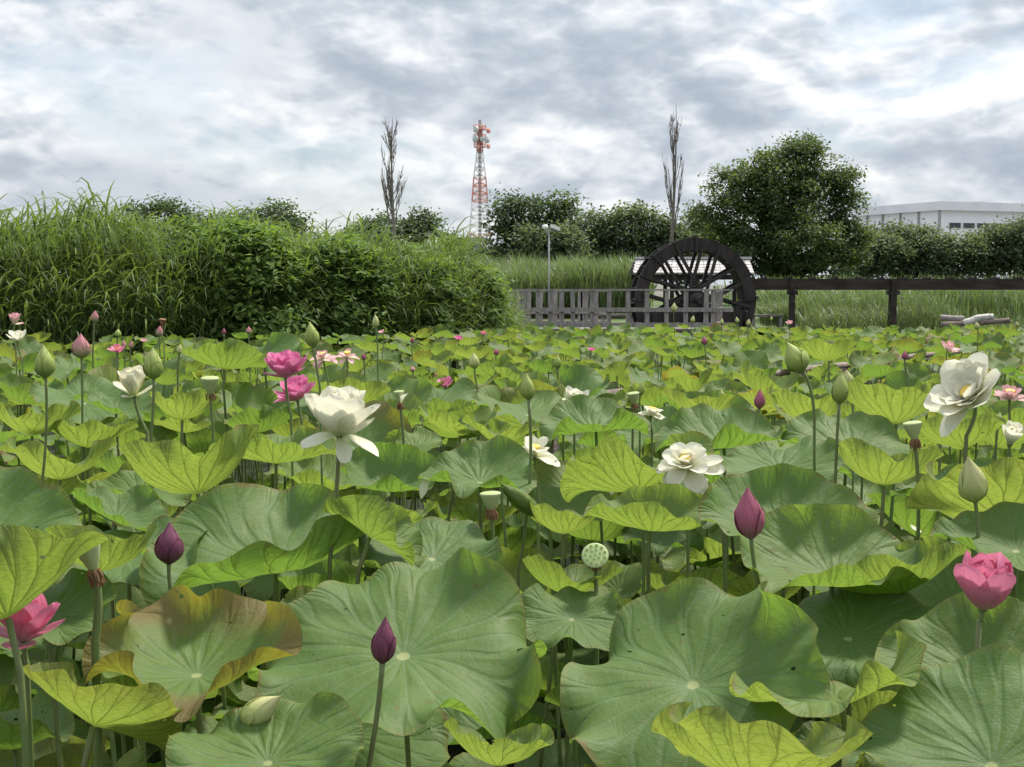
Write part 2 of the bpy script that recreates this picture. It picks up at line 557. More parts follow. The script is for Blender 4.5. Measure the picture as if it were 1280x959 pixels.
M['log_pink'] = mat_noise('pale_dry_plank', (0.36, 0.27, 0.22), (0.52, 0.42, 0.36), 14, .9, .5, .01, (.3, 2, 2), .2)
M['log_white'] = mat_noise('bleached_log', (0.36, 0.34, 0.31), (0.55, 0.53, 0.50), 9, .85, .4, .01)
M['red'] = mat_noise('hazed_red_paint', (0.58, 0.25, 0.19), (0.64, 0.33, 0.26), .6, .5, .02)  # tower red, paled in its colour to stand in for distance haze
M['white_paint'] = mat_noise('white_paint', (0.70, 0.70, 0.70), (0.80, 0.80, 0.80), .6, .5, .02)
M['steel'] = mat_noise('grey_steel', (0.28, 0.29, 0.30), (0.38, 0.39, 0.40), 3, .45, .05, .002, spec=.5)
M['dish'] = mat_noise('pale_dish', (0.42, 0.46, 0.45), (0.55, 0.60, 0.58), 1, .5, .02)
M['wall_white'] = mat_noise('white_cladding', (0.78, 0.80, 0.85), (0.83, 0.85, 0.89), .4, .55, .05, .01)
M['roof_white'] = mat_noise('pale_roof_sheet', (0.68, 0.71, 0.76), (0.76, 0.78, 0.82), .3, .5, .05, .01)
M['glass'] = mat_noise('dark_window_glass', (0.020, 0.032, 0.036), (0.045, 0.060, 0.065), .3, .1, .02, .001, spec=.6)
M['concrete'] = mat_noise('grey_concrete', (0.23, 0.24, 0.25), (0.32, 0.33, 0.34), .5, .8, .1)
M['mud'] = mat_noise('bank_earth', (0.03, 0.032, 0.018), (0.055, 0.060, 0.028), 2, .9, .5, .05)
M['far_land'] = mat_noise('far_land', (0.10, 0.10, 0.085), (0.15, 0.145, 0.125), .05, .95, .2, .05)
M['field'] = mat_noise('meadow_ground', (0.05, 0.08, 0.022), (0.09, 0.12, 0.04), 1.2, .9, .4, .05)


def mat_water():
    m, N = newmat('pond_water')
    co = N.n('ShaderNodeTexCoord').outputs['Object']
    n = N.noise(co, 3, 4, .5)
    col = N.mix(n, (0.012, 0.016, 0.009), (0.03, 0.034, 0.018))
    finish(N, bsdf(N, col, .55, .10, bump(N, N.noise(co, 9, 3, .5), .2, .02)))
    return m


M['water'] = mat_water()

# ------------------------------------------------------------------ ground and water
def grid_sheet(name, x0, x1, y0, y1, nx, ny, zf, mat, kind='structure'):
    xs, ys = np.linspace(x0, x1, nx), np.linspace(y0, y1, ny)
    X, Y = np.meshgrid(xs, ys)
    V = np.stack([X, Y, zf(X, Y)], -1).reshape(-1, 3)
    i = np.arange(ny - 1)[:, None] * nx
    j = np.arange(nx - 1)[None, :]
    q = np.stack([i + j, i + j + 1, i + nx + j + 1, i + nx + j], -1).reshape(-1, 4)
    g = Geo().add(V, q)
    o = g.build(name, mat, smooth=True)
    return tag(o, kind=kind)


FAR = 3000.0
gz = 0.15
g = Geo()
ring = [(-FAR, -40), (FAR, -40), (FAR, FAR), (-FAR, FAR)]
# one sheet of land from behind the viewer to the horizon, sunk under the pond
grid_sheet('ground', -FAR, FAR, -FAR, FAR, 2, 2, lambda X, Y: X * 0 - 0.6, M['far_land'])
tag(Geo().add([(-40, -6, 0), (40, -6, 0), (40, 33.5, 0), (-40, 33.5, 0)], [[0, 1, 2, 3]]).build('pond_water', M['water']), kind='structure')


def meadow_z(X, Y):
    return 0.35 + 0.25 * np.clip((Y - 40) / 30, 0, 1) + 0 * X


grid_sheet('meadow', -200, 260, 39.5, 125, 40, 40, meadow_z, M['field'])


# ------------------------------------------------------------------ reed grass
def blades(P, H, azim, lean, wid, rnd, seg=4, droop=1.2):
    """vectorised arching blades: P (n,3) roots, H length, azim direction of the arch, lean base angle"""
    n = len(P)
    t = np.linspace(0, 1, seg + 1)
    a = lean[:, None] + droop[:, None] * t[None, :] ** 1.7          # angle from vertical
    ds = H[:, None] / seg
    am = (a[:, 1:] + a[:, :-1]) / 2
    hz = np.concatenate([np.zeros((n, 1)), np.cumsum(np.sin(am) * ds, 1)], 1)
    vz = np.concatenate([np.zeros((n, 1)), np.cumsum(np.cos(am) * ds, 1)], 1)
    cx, sx = np.cos(azim)[:, None], np.sin(azim)[:, None]
    C = np.stack([P[:, 0:1] + hz * cx, P[:, 1:2] + hz * sx, P[:, 2:3] + vz], -1)   # n,seg+1,3
    wprof = np.array([.55, 1.0, .95, .65, .04]) if seg == 4 else np.interp(t, [0, .25, .6, 1], [.6, 1, .8, .04])
    w = wid[:, None] * wprof[None, :] / 2
    side = np.stack([-sx, cx, np.zeros_like(cx)], -1)
    tw = RNG.uniform(-.5, .5, (n, 1, 1))
    side = side + tw * np.array([0, 0, 1.0])
    L, R = C - side * w[..., None], C + side * w[..., None]
    V = np.stack([L, R], 2).reshape(-1, 3)                          # n*(seg+1)*2
    base = np.arange(n)[:, None] * (2 * (seg + 1))
    k = np.arange(seg)[None, :] * 2
    q = np.stack([base + k, base + k + 1, base + k + 3, base + k + 2], -1).reshape(-1, 4)
    col = np.zeros((n, 2 * (seg + 1), 4), np.float32)
    col[..., 2] = rnd[:, None]
    return V, q, col.reshape(-1, 4)


# the bank on the left: a front line that runs from the left edge away to the right
BK = [(-9.4, 19.2), (-7.6, 20.6), (-5.5, 22.4), (-3.2, 24.4), (-1.6, 26.0), (-.55, 28.0), (.05, 29.6)]
BKX, BKY = np.array([p[0] for p in BK]), np.array([p[1] for p in BK])
# crest height of the growth along the line (by x)
CRX = [-10, -7.6, -5.9, -4.4, -2.6, -1.15, -.55, -.1, .15, .4]
CRZ = [2.75, 2.72, 2.62, 2.55, 2.42, 2.36, 1.95, 1.35, .95, .7]


def bank_front(x):
    return np.interp(x, BKX, BKY)


def bank_top(x):
    return np.interp(x, CRX, CRZ)


def bank_z(X, Y):
    dep = Y - bank_front(X)
    up = np.clip(dep / 2.6, 0, 1)
    endx = np.clip((0.15 - X) / .9, 0, 1)
    return -0.25 + (0.3 + (bank_top(X) - 1.35) * np.sin(up * PI / 2)) * np.clip(dep / .5 + .6, 0, 1) * endx


grid_sheet('bank_slope', -16, 1.2, 16, 40, 90, 90, bank_z, M['mud'])


def bank_points(n, depmax, xlo=-11.0, xhi=.25, pw=1.3):
    x = RNG.uniform(xlo, xhi, n)
    dep = depmax * RNG.uniform(0, 1, n) ** pw
    y = bank_front(x) + dep
    return x, y, dep


def patch(x, y, s=1.0, seed=0):
    """slow pseudo random field 0..1"""
    return .5 + .25 * (np.sin(x * 1.7 * s + seed) * np.cos(y * 1.3 * s + 2 * seed) + np.sin(x * .8 * s - y * 2.1 * s + 3 * seed))


G = Geo()
n = 16000
x, y, dep = bank_points(n, 4.2, xhi=.1)
top = bank_top(x) * (1 + .07 * np.sin(x * 2.3 + y) + RNG.normal(0, .045, n))
z0 = bank_z(x, y)
zr = z0 + (top - z0) * np.clip(RNG.beta(1.6, 1.3, n), 0, 1) * np.clip(.50 + dep * .26, .35, .93) - .1
ln = RNG.uniform(.5, 1.0, n) * np.clip(.55 + .3 * (top - .6), .45, 1.1)
az = RNG.uniform(0, 2 * PI, n)
az = np.where(RNG.random(n) < .6, RNG.normal(-.55, .8, n), az)       # most arch to the right and to the water
V, q, c = blades(np.stack([x, y, zr], 1), ln, az, RNG.uniform(.05, .5, n), RNG.uniform(.018, .042, n),
                 np.clip(patch(x, zr * 3, 1.2) * .6 + RNG.normal(.15, .22, n), 0, 1), 4, RNG.uniform(1.2, 2.7, n))
G.add(V, q, col=c)
n = 3600                                                             # upright young tips on the crest
x, y, dep = bank_points(n, 4.0, xhi=-.5)
top = bank_top(x) * (1 + .05 * np.sin(x * 2.3 + y))
zr = top - RNG.uniform(.38, .72, n)
V, q, c = blades(np.stack([x, y, zr], 1), RNG.uniform(.34, .62, n) * np.interp(x, [-6, -2], [.9, .8]), RNG.uniform(0, 2 * PI, n), RNG.uniform(0, .4, n),
                 RNG.uniform(.008, .017, n), np.clip(RNG.normal(.55, .25, n), 0, 1), 4, RNG.uniform(.2, 1.1, n))
G.add(V, q, col=c)
n = 1400                                                             # tufts at the right end of the bank
x = RNG.uniform(-.9, .5, n)
y = bank_front(x) + RNG.uniform(-.3, 1.6, n)
tz = np.interp(x, [-.9, -.3, .1, .5], [1.5, 1.0, .65, .3])
V, q, c = blades(np.stack([x, y, tz * RNG.uniform(.2, .75, n)], 1), RNG.uniform(.4, .8, n), RNG.normal(-.4, 1.2, n), RNG.uniform(.05, .5, n),
                 RNG.uniform(.010, .02, n), np.clip(RNG.normal(.65, .2, n), 0, 1), 4, RNG.uniform(.6, 1.7, n))
G.add(V, q, col=c)
n = 1900
x = RNG.uniform(-5.0, .0, n)
y = bank_front(x) + RNG.uniform(-.35, .6, n)
tz = bank_top(x) * np.interp(x, [-.9, 0], [1, .8])
V, q, c = blades(np.stack([x, y, tz * RNG.uniform(.1, .85, n)], 1), RNG.uniform(.45, .85, n), RNG.normal(-.7, 1.0, n), RNG.uniform(.2, .7, n),
                 RNG.uniform(.012, .024, n), np.clip(RNG.normal(.5, .25, n), 0, 1), 4, RNG.uniform(1.2, 2.4, n))
G.add(V, q, col=c)
tag(G.build('reed_grass', M['grass'], smooth=True), 'tall arching reed grass covering the left bank above the lotus pond', 'reed grass', kind='stuff')


def leaf_quads(P, size, nrm, rnd, long=1.5, fold=.25):
    """pointed folded leaves, six points each"""
    n = len(P)
    nrm = nrm / (np.linalg.norm(nrm, axis=1, keepdims=True) + 1e-9)
    r = RNG.normal(0, 1, (n, 3))
    X = np.cross(nrm, r)
    X /= np.linalg.norm(X, axis=1, keepdims=True) + 1e-9
    Y = np.cross(nrm, X)
    s = size[:, None]
    a = P - Y * s * long * .5
    b = P + Y * s * long * .5 - nrm * s * .15
    l1 = P - X * s * .5 - Y * s * .15 * long + nrm * s * fold
    r1 = P + X * s * .5 - Y * s * .15 * long + nrm * s * fold
    V = np.stack([a, l1, b, r1], 1).reshape(-1, 3)
    k = np.arange(n)[:, None] * 4
    q = np.concatenate([k + np.array([[0, 2, 1]]), k + np.array([[0, 3, 2]])])
    col = np.zeros((n, 4, 4), np.float32)
    col[..., 2] = rnd[:, None]
    return V, q, col.reshape(-1, 4)


# four leafy shrubs of climbing vine in the bank, each a thing with stems and foliage
def shrub(px, d, top, rx, ry, nleaf, label, bright=.5, base=.45, lsz=(.045, .095)):
    x0 = (px - 640) / F * d
    t = thing('leafy_shrub', label, 'shrub', (x0, d, base - .4), 'leafy shrubs in the left bank')
    ncl = max(60, nleaf // 95)
    u = RNG.uniform(-1, 1, ncl)
    ang = RNG.uniform(0, 2 * PI, ncl)
    hz = RNG.beta(1.5, 1.25, ncl)
    rr = np.sqrt(np.clip(1 - (hz * .92) ** 2.4, 0.02, 1)) * RNG.uniform(.72, 1.08, ncl)
    C = np.stack([x0 + rx * rr * np.cos(ang), d + ry * rr * np.sin(ang), base + (top - base) * hz], 1)
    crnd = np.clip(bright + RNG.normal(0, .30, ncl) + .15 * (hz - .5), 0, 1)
    k = RNG.integers(0, ncl, nleaf)
    P = C[k] + RNG.normal(0, 1, (nleaf, 3)) * np.array([.18, .18, .085])
    out = P - np.array([x0, d, base + .3])
    nrm = out / (np.linalg.norm(out, axis=1, keepdims=True)) * .5 + np.array([0, -.12, .75]) + RNG.normal(0, .42, (nleaf, 3))
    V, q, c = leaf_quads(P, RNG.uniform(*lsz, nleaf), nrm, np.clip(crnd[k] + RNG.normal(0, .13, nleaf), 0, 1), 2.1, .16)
    Geo().add(V, q, col=c).build('foliage', M['vine'], t)
    s = Geo()
    for i in range(14):
        c0 = C[RNG.integers(0, ncl)]
        b = np.array([x0 + RNG.normal(0, .2), d + RNG.normal(0, .2), base - .4])
        m = (b + c0) / 2 + np.array([0, 0, .3])
        s.tube([b, (b + m) / 2 + [0, 0, .1], m, c0], [.018, .015, .011, .005], 5)
    s.build('stems', M['bark'], t)
    return t


shrub(318, 23.8, 2.55, .72, .8, 10140, 'leafy shrub nearest the tall grass, pale vine leaves spilling to the water', .55)
shrub(262, 24.3, 2.72, .8, .8, 5070, 'leafy shrub standing highest, half hidden in the reed grass crest', .5)
shrub(412, 25.2, 2.42, .98, .9, 12870, 'broad dark green leafy shrub in the middle of the bank', .45)
shrub(505, 26.9, 2.25, .95, .9, 12090, 'leafy shrub above the row of small pink buds', .5)
shrub(578, 28.4, 2.02, .68, .8, 8970, 'rounded leafy shrub at the right end of the bank beside the fence', .55)

# meadow reeds behind the fence and under the flume
def reed_field(name, label, mat, regions):
    g = Geo()
    for (n, x0, x1, y0, y1, h0, h1, wd, arch, br) in regions:
        x, y = RNG.uniform(x0, x1, n), RNG.uniform(y0, y1, n)
        zz = .05 + meadow_z(x, y) * (y > 39.5)
        hh = RNG.uniform(h0, h1, n) * (1 + .10 * np.sin(x * 1.1 + y * .7) + .05 * np.sin(x * 3.1))
        lo = RNG.uniform(0, .45, n) * hh
        V, q, c = blades(np.stack([x, y, zz + lo], 1), hh - lo, RNG.uniform(0, 2 * PI, n), RNG.uniform(0, .25, n), RNG.uniform(.6, 1.3, n) * wd,
                         np.clip(patch(x, y, .8) * .4 + RNG.normal(br, .2, n), 0, 1), 4, RNG.uniform(.2, 1, n) * arch)
        g.add(V, q, col=c)
    return tag(g.build(name, mat, smooth=True), label, 'reeds', kind='stuff')


reed_field('meadow_reeds', 'pale green reed meadow behind the wooden fence and the waterwheel', M['grass_pale'], [
    (7000, -3.0, 5.0, 50, 56, 1.75, 2.2, .045, 1.3, .45), (3500, -3.0, 5.5, 56, 64, 1.9, 2.35, .05, 1.2, .45)])
reed_field('flume_reeds', 'pale green reeds growing under and beyond the dark flume', M['grass_pale'], [
    (8000, 8.2, 21, 43, 50, 1.0, 1.5, .036, 1.4, .5), (3500, 9, 26, 52, 64, 1.0, 1.45, .05, 1.2, .5)])
reed_field('flume_tussocks', 'brighter grass tussocks in front of the flume posts', M['grass_pale'], [
    (1500, 7.9, 10.2, 37.8, 40.5, .7, 1.35, .024, 1.7, .62), (900, 10.2, 12.2, 38.5, 40.5, .8, 1.3, .024, 1.6, .5),
    (700, 7.2, 8.0, 40, 42, .6, 1.0, .024, 1.6, .5), (700, 12.0, 15.0, 37.0, 40, .35, .8, .024, 1.6, .5)])


# ------------------------------------------------------------------ trees
def crown(g, lobes, dens, size, lift=.35, clump=26, core=True, brv=.18):
    """lobes: (x,y,z,rx,ry,rz).  Leaf clumps through the shell of every lobe."""
    for (cx, cy, cz, rx, ry, rz) in lobes:
        area = (rx * rz + ry * rz + rx * ry)
        ncl = max(7, int(dens * .34 * area))
        clump_ = int(clump * 2.9)
        d = RNG.normal(0, 1, (ncl, 3))
        d /= np.linalg.norm(d, axis=1, keepdims=True)
        rad = RNG.uniform(.62, 1.06, (ncl, 1)) if core else RNG.uniform(.3, 1.05, (ncl, 1))
        C = np.array([cx, cy, cz]) + d * rad * np.array([rx, ry, rz])
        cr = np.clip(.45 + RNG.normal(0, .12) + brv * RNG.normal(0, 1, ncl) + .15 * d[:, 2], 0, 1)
        n = ncl * clump_
        k = np.repeat(np.arange(ncl), clump_)
        sg = size * 2.7
        P = C[k] + RNG.normal(0, 1, (n, 3)) * np.array([sg, sg, sg * .55])
        nrm = d[k] * .45 + np.array([0, 0, .7]) + RNG.normal(0, .45, (n, 3))
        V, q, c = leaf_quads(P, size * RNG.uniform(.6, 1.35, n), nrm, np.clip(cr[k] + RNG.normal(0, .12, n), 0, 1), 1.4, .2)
        g.add(V, q, col=c)


def limb_path(a, b, sag, n=6, wob=.12):
    a, b = np.asarray(a, float), np.asarray(b, float)
    t = np.linspace(0, 1, n)[:, None]
    p = a + (b - a) * t
    L = np.linalg.norm(b - a)
    p[:, 2] += (sag * L * np.sin(t * PI))[:, 0]
    p[1:-1] += RNG.normal(0, wob * L * .15, (n - 2, 3))
    return p


def tree(name, label, d, base_px, lobes_px, mat, dens, size, trunk_r, group, ry=.8, clump=26, zbase=None, brv=.18, cat='tree'):
    """lobes_px: (px, py, rx_px, rz_px, dy)"""
    u = U(d)
    bx = (base_px - 640) * u
    zb = .4 if zbase is None else zbase
    t = thing(name, label, cat, (bx, d, zb), group)
    lobes = []
    for (px, py, rx, rz, dy) in lobes_px:
        p = W(px, py, d + dy)
        lobes.append((p.x, p.y, p.z, rx * u, rx * u * ry, rz * u))
    g = Geo()
    crown(g, lobes, dens, size, clump=clump, brv=brv)
    g.build('crown', mat, t)
    s = Geo()
    ztop = max(l[2] for l in lobes)
    tp = np.array([[bx, d, zb - .3], [bx + .05, d, zb + (ztop - zb) * .25], [bx - .04, d + .05, zb + (ztop - zb) * .5], [bx, d, zb + (ztop - zb) * .82]])
    s.tube(tp, [trunk_r * 1.25, trunk_r, trunk_r * .75, trunk_r * .3], 9)
    for l in lobes:
        for _ in range(3):
            tgt = np.array(l[:3]) + RNG.normal(0, .5, 3) * np.array(l[3:])
            h = np.clip((tgt[2] - zb) * .45, .8, None)
            st = np.array([bx, d, zb + h])
            s.tube(limb_path(st, tgt, .06), np.linspace(trunk_r * .45, trunk_r * .08, 6), 6)
    s.build('trunk', M['bark'], t)
    return t


# the big broadleaf tree behind the waterwheel
tree('broadleaf_tree', 'tallest broad green tree, standing behind the waterwheel', 72, 975, [
    (1000, 205, 34, 30, 0), (965, 222, 30, 26, -1), (1030, 230, 26, 30, 0), (935, 240, 27, 27, 0), (905, 236, 24, 22, 1), (893, 262, 19, 19, 0),
    (985, 255, 40, 33, -1), (1040, 268, 26, 26, 1), (930, 283, 36, 32, -1), (1000, 298, 44, 34, -2), (1050, 308, 30, 30, 0), (905, 300, 30, 30, 1),
    (950, 322, 40, 26, -1), (1035, 332, 34, 24, -1), (990, 335, 34, 20, 0), (1012, 188, 22, 16, 0), (975, 197, 24, 18, 0), (938, 216, 26, 20, 0), (1048, 218, 22, 22, 0), (1060, 262, 18, 22, 0), (1062, 300, 20, 26, 0)],
    M['tree_big'], 18, .12, .32, None, .85, 34)

tree('evergreen_tree', 'dark layered evergreen tree right of the lattice tower', 88, 655, [
    (640, 256, 20, 12, 0), (665, 262, 26, 14, 0), (692, 253, 22, 12, 0), (625, 277, 18, 13, 0), (650, 286, 26, 16, 0), (632, 304, 26, 20, 1), (660, 312, 26, 22, 0),
    (618, 318, 18, 14, 0), (700, 272, 14, 10, 0)], M['tree_dark'], 12, .17, .28, 'dark trees beyond the meadow')
tree('evergreen_tree', 'lower paler green tree behind the white lamp post', 84, 690, [
    (672, 300, 24, 15, 0), (700, 303, 26, 18, 0), (690, 322, 34, 20, 0), (660, 325, 24, 16, 0), (722, 318, 20, 20, 0)], M['tree_grey'], 12, .17, .25, 'dark trees beyond the meadow')
tree('evergreen_tree', 'small round dark bush below the lattice tower', 86, 607, [(607, 322, 12, 9, 0), (598, 326, 9, 7, 0)], M['tree_dark'], 14, .13, .12, 'dark trees beyond the meadow')
for (bx, lab, lob) in [
    (742, 'dense grey green tree between lamp post and waterwheel, its left crown', [(740, 286, 30, 24, 0), (722, 302, 26, 28, 0), (752, 305, 30, 30, 0), (735, 328, 36, 22, 0)]),
    (800, 'dense grey green tree left of the right bare tree', [(782, 284, 30, 26, 0), (805, 282, 28, 24, 0), (822, 296, 26, 30, 0), (790, 314, 34, 30, 0), (825, 325, 28, 24, 0), (845, 310, 22, 28, 0)]),
    (868, 'low grey green tree behind the top of the waterwheel', [(868, 300, 20, 30, 2), (880, 275, 10, 14, 2), (860, 328, 26, 22, 0)]),
]:
    tree('roundhead_tree', lab, 92, bx, lob, M['tree_grey'], 12, .18, .25, 'grey green trees beyond the meadow')
for i, (bx, lab, lob) in enumerate([
    (1085, 'grey green tree at the right shoulder of the tall broad tree', [(1088, 308, 30, 26, 0), (1078, 328, 34, 24, 0), (1105, 322, 30, 30, 0)]),
    (1135, 'round grey green tree under the left corner of the white hall', [(1125, 304, 34, 26, 0), (1150, 310, 30, 26, 0), (1135, 325, 40, 26, 0)]),
    (1185, 'grey green tree below the white hall windows', [(1185, 316, 28, 24, 0), (1205, 313, 24, 20, 0), (1190, 330, 36, 22, 0)]),
    (1235, 'grey green tree second from the right picture edge', [(1228, 308, 28, 22, 0), (1245, 314, 26, 26, 0), (1232, 328, 40, 24, 0)]),
    (1285, 'dark grey green tree cut by the right picture edge', [(1275, 298, 30, 24, 0), (1292, 300, 34, 34, 0), (1278, 325, 36, 28, 0)]),
]):
    tree('roundhead_tree', lab, 96 + 2 * (i % 2), bx, lob, M['tree_grey'], 12, .18, .25, 'grey green trees beyond the meadow')
for (bx, lab, lob, dd) in [
    (190, 'dark tree top showing over the tall grass at far left', [(180, 266, 20, 10, 0), (205, 264, 24, 11, 0), (230, 272, 18, 8, 0), (200, 285, 40, 14, 0)], 78),
    (340, 'dark tree top over the middle of the grass bank', [(318, 272, 20, 9, 0), (345, 268, 24, 10, 0), (368, 278, 18, 10, 0), (340, 292, 44, 16, 0)], 80),
    (272, 'low dark tree top between the two larger ones over the bank', [(262, 279, 18, 8, 0), (282, 281, 18, 7, 0), (272, 295, 30, 14, 0)], 82),
    (505, 'rounded dark tree around the foot of the left bare tree', [(490, 282, 30, 14, 0), (520, 277, 26, 15, 0), (540, 287, 18, 12, 0), (465, 291, 26, 9, 0), (505, 300, 50, 20, 0), (440, 296, 20, 7, 0)], 84),
    (575, 'small dark shrubby tree left of the lattice tower foot', [(565, 305, 16, 12, 0), (580, 312, 14, 10, 0), (555, 312, 20, 14, 0)], 84),
]:
    tree('bank_tree', lab, dd, bx, lob, M['tree_dark'], 15, .15, .2, 'dark tree tops beyond the grass bank')


def bare_tree(px, d, top_py, label, spread, nbr, base_py=340, dead=True):
    u = U(d)
    b = W(px, base_py, d)
    tpt = W(px, top_py, d)
    H = tpt.z - b.z
    t = thing('bare_tree', label, 'bare tree', (b.x, d, b.z), 'bare leafless trees')
    s = Geo()
    lead = []
    for q in range(13):
        f = q / 12
        lead.append([b.x + .12 * math.sin(3 * f + px), d + .1 * math.cos(4 * f), b.z + H * f])
    s.tube(lead, np.linspace(.12, .012, 13), 7)
    s.build('trunk', M['bare_bark'], t, True)
    br = Geo()
    for i in range(nbr):
        f = RNG.uniform(.10, .86)
        base = np.array([np.interp(f, np.linspace(0, 1, 13), [p[k] for p in lead]) for k in range(3)])
        a = RNG.uniform(0, 2 * PI)
        L = H * RNG.uniform(.20, .46) * (1.12 - f * .85)
        out = spread * u * RNG.uniform(.25, .85) * (.85 - .35 * f)
        pts = [base]
        for k in range(1, 7):
            w = k / 6
            pts.append(base + np.array([math.cos(a) * out * w ** .6, math.sin(a) * out * w ** .6, L * w]) + RNG.normal(0, .035, 3))
        br.tube(pts, np.linspace(.034 * (1.1 - f * .6), .009, 7), 5)
        for _ in range(8):
            k = RNG.integers(2, 6)
            a2 = a + RNG.normal(0, 1.1)
            l2 = L * RNG.uniform(.15, .4)
            o2 = out * RNG.uniform(.15, .35)
            br.tube([pts[k], pts[k] + np.array([math.cos(a2) * o2 * .7, math.sin(a2) * o2 * .7, l2 * .45]), pts[k] + np.array([math.cos(a2) * o2, math.sin(a2) * o2, l2])],
                    [.015, .011, .007], 4)
    br.build('branches', M['bare_bark'], t)
    return t


bare_tree(493, 80, 146, 'leafless upright grey tree standing left of the red and white tower', 25, 36, 312)
bare_tree(841, 80, 130, 'leafless upright grey tree above the waterwheel, left of the tall broad tree', 21, 21, 330)

# ------------------------------------------------------------------ lattice tower far away
def tower():
    d = 400.0
    u = U(d)
    p = W(600, 320, d)
    t = thing('lattice_tower', 'red and white steel lattice tower with dishes, rising behind the trees', 'radio tower', (p.x, d, 0))
    cx = p.x

    def zpx(py):
        return W(600, py, d).z
    zs = [zpx(k) for k in (322, 300, 286, 275, 252, 242, 232, 222, 208, 194, 184)]
    hw = lambda z: np.interp(z, [zpx(322), zpx(300), zpx(222), zpx(190), zpx(160)], [17 * u, 13.3 * u, 7.4 * u, 3.6 * u, 2.6 * u])
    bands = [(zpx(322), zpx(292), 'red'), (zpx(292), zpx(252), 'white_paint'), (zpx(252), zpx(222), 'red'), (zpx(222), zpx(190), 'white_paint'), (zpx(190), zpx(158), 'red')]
    for (za, zb, col) in bands:
        g = Geo()
        nlev = 3 if zb - za < 7.5 else 4
        lv = np.linspace(za, zb, nlev + 1)
        r = .17
        for a in range(4):
            sx, sy = ((-1, -1), (1, -1), (1, 1), (-1, 1))[a]
            tx, ty = ((1, -1), (1, 1), (-1, 1), (-1, -1))[a]
            for k in range(nlev):
                w0, w1 = hw(lv[k]), hw(lv[k + 1])
                A, B = (cx + sx * w0, d + sy * w0, lv[k]), (cx + sx * w1, d + sy * w1, lv[k + 1])
                g.tube([A, B], r * 1.05, 5)
                C, D = (cx + tx * w0, d + ty * w0, lv[k]), (cx + tx * w1, d + ty * w1, lv[k + 1])
                g.tube([A, D], r * .55, 4)
                g.tube([C, B], r * .55, 4)
                g.tube([A, C], r * .6, 4)
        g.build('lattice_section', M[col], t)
    g = Geo()
    g.tube([(cx, d, 0), (cx, d, zpx(150))], .42, 8)
    for z in np.linspace(zpx(318), zpx(195), 26):
        g.box((cx, d, z), (1.3, 1.3, .15))
    g.build('ladder_core', M['steel'], t)
    for py, w in ((161, 8.5), (172.5, 8.5), (183, 8.0)):
        g = Geo()
        z = zpx(py)
        g.lathe([(0.2, z - .35), (w * u * .92, z - .35), (w * u * .92, z - .1), (0.2, z - .1)], 12, Matrix.Translation((cx, d, 0)))
        for a in range(12):
            an = a * PI / 6
            q = (cx + math.cos(an) * w * u * .9, d + math.sin(an) * w * u * .9)
            g.tube([(*q, z - .2), (*q, z + 1.0)], .07, 4)
        th = np.linspace(0, 2 * PI, 13)
        for hh in (.5, 1.0):
            g.tube([(cx + math.cos(a) * w * u * .9, d + math.sin(a) * w * u * .9, z + hh) for a in th], .07, 4, cap=False)
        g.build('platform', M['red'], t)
    for (px, py, r, side) in ((595.5, 162, 4, -1), (610, 163.5, 3.2, 1), (595, 173.5, 4.6, -1), (608.5, 175, 4.0, 1), (598, 184, 3, -1), (610, 183, 3, 1), (603, 174, 3.2, 0)):
        p = W(px, py, d - 2.0)
        dish = Geo()
        R = r * u
        ax = Vector((side * .85, -.55, 0)).normalized()
        Mx = Matrix.Translation(p) @ ax.to_track_quat('Z', 'Y').to_matrix().to_4x4()
        dish.lathe([(0.01, -.5 * R), (R * .6, -.45 * R), (R, -.15 * R), (R, .5 * R), (R * .9, .55 * R), (0.01, .62 * R)], 16, Mx)
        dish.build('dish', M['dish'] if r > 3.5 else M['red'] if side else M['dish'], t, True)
    g = Geo()
    for dx_ in (-1.2, .6, 1.6):
        g.tube([(cx + dx_, d, zpx(160)), (cx + dx_, d, zpx(150 + 2 * abs(dx_)))], .08, 4)
    g.build('aerial', M['white_paint'], t)


tower()

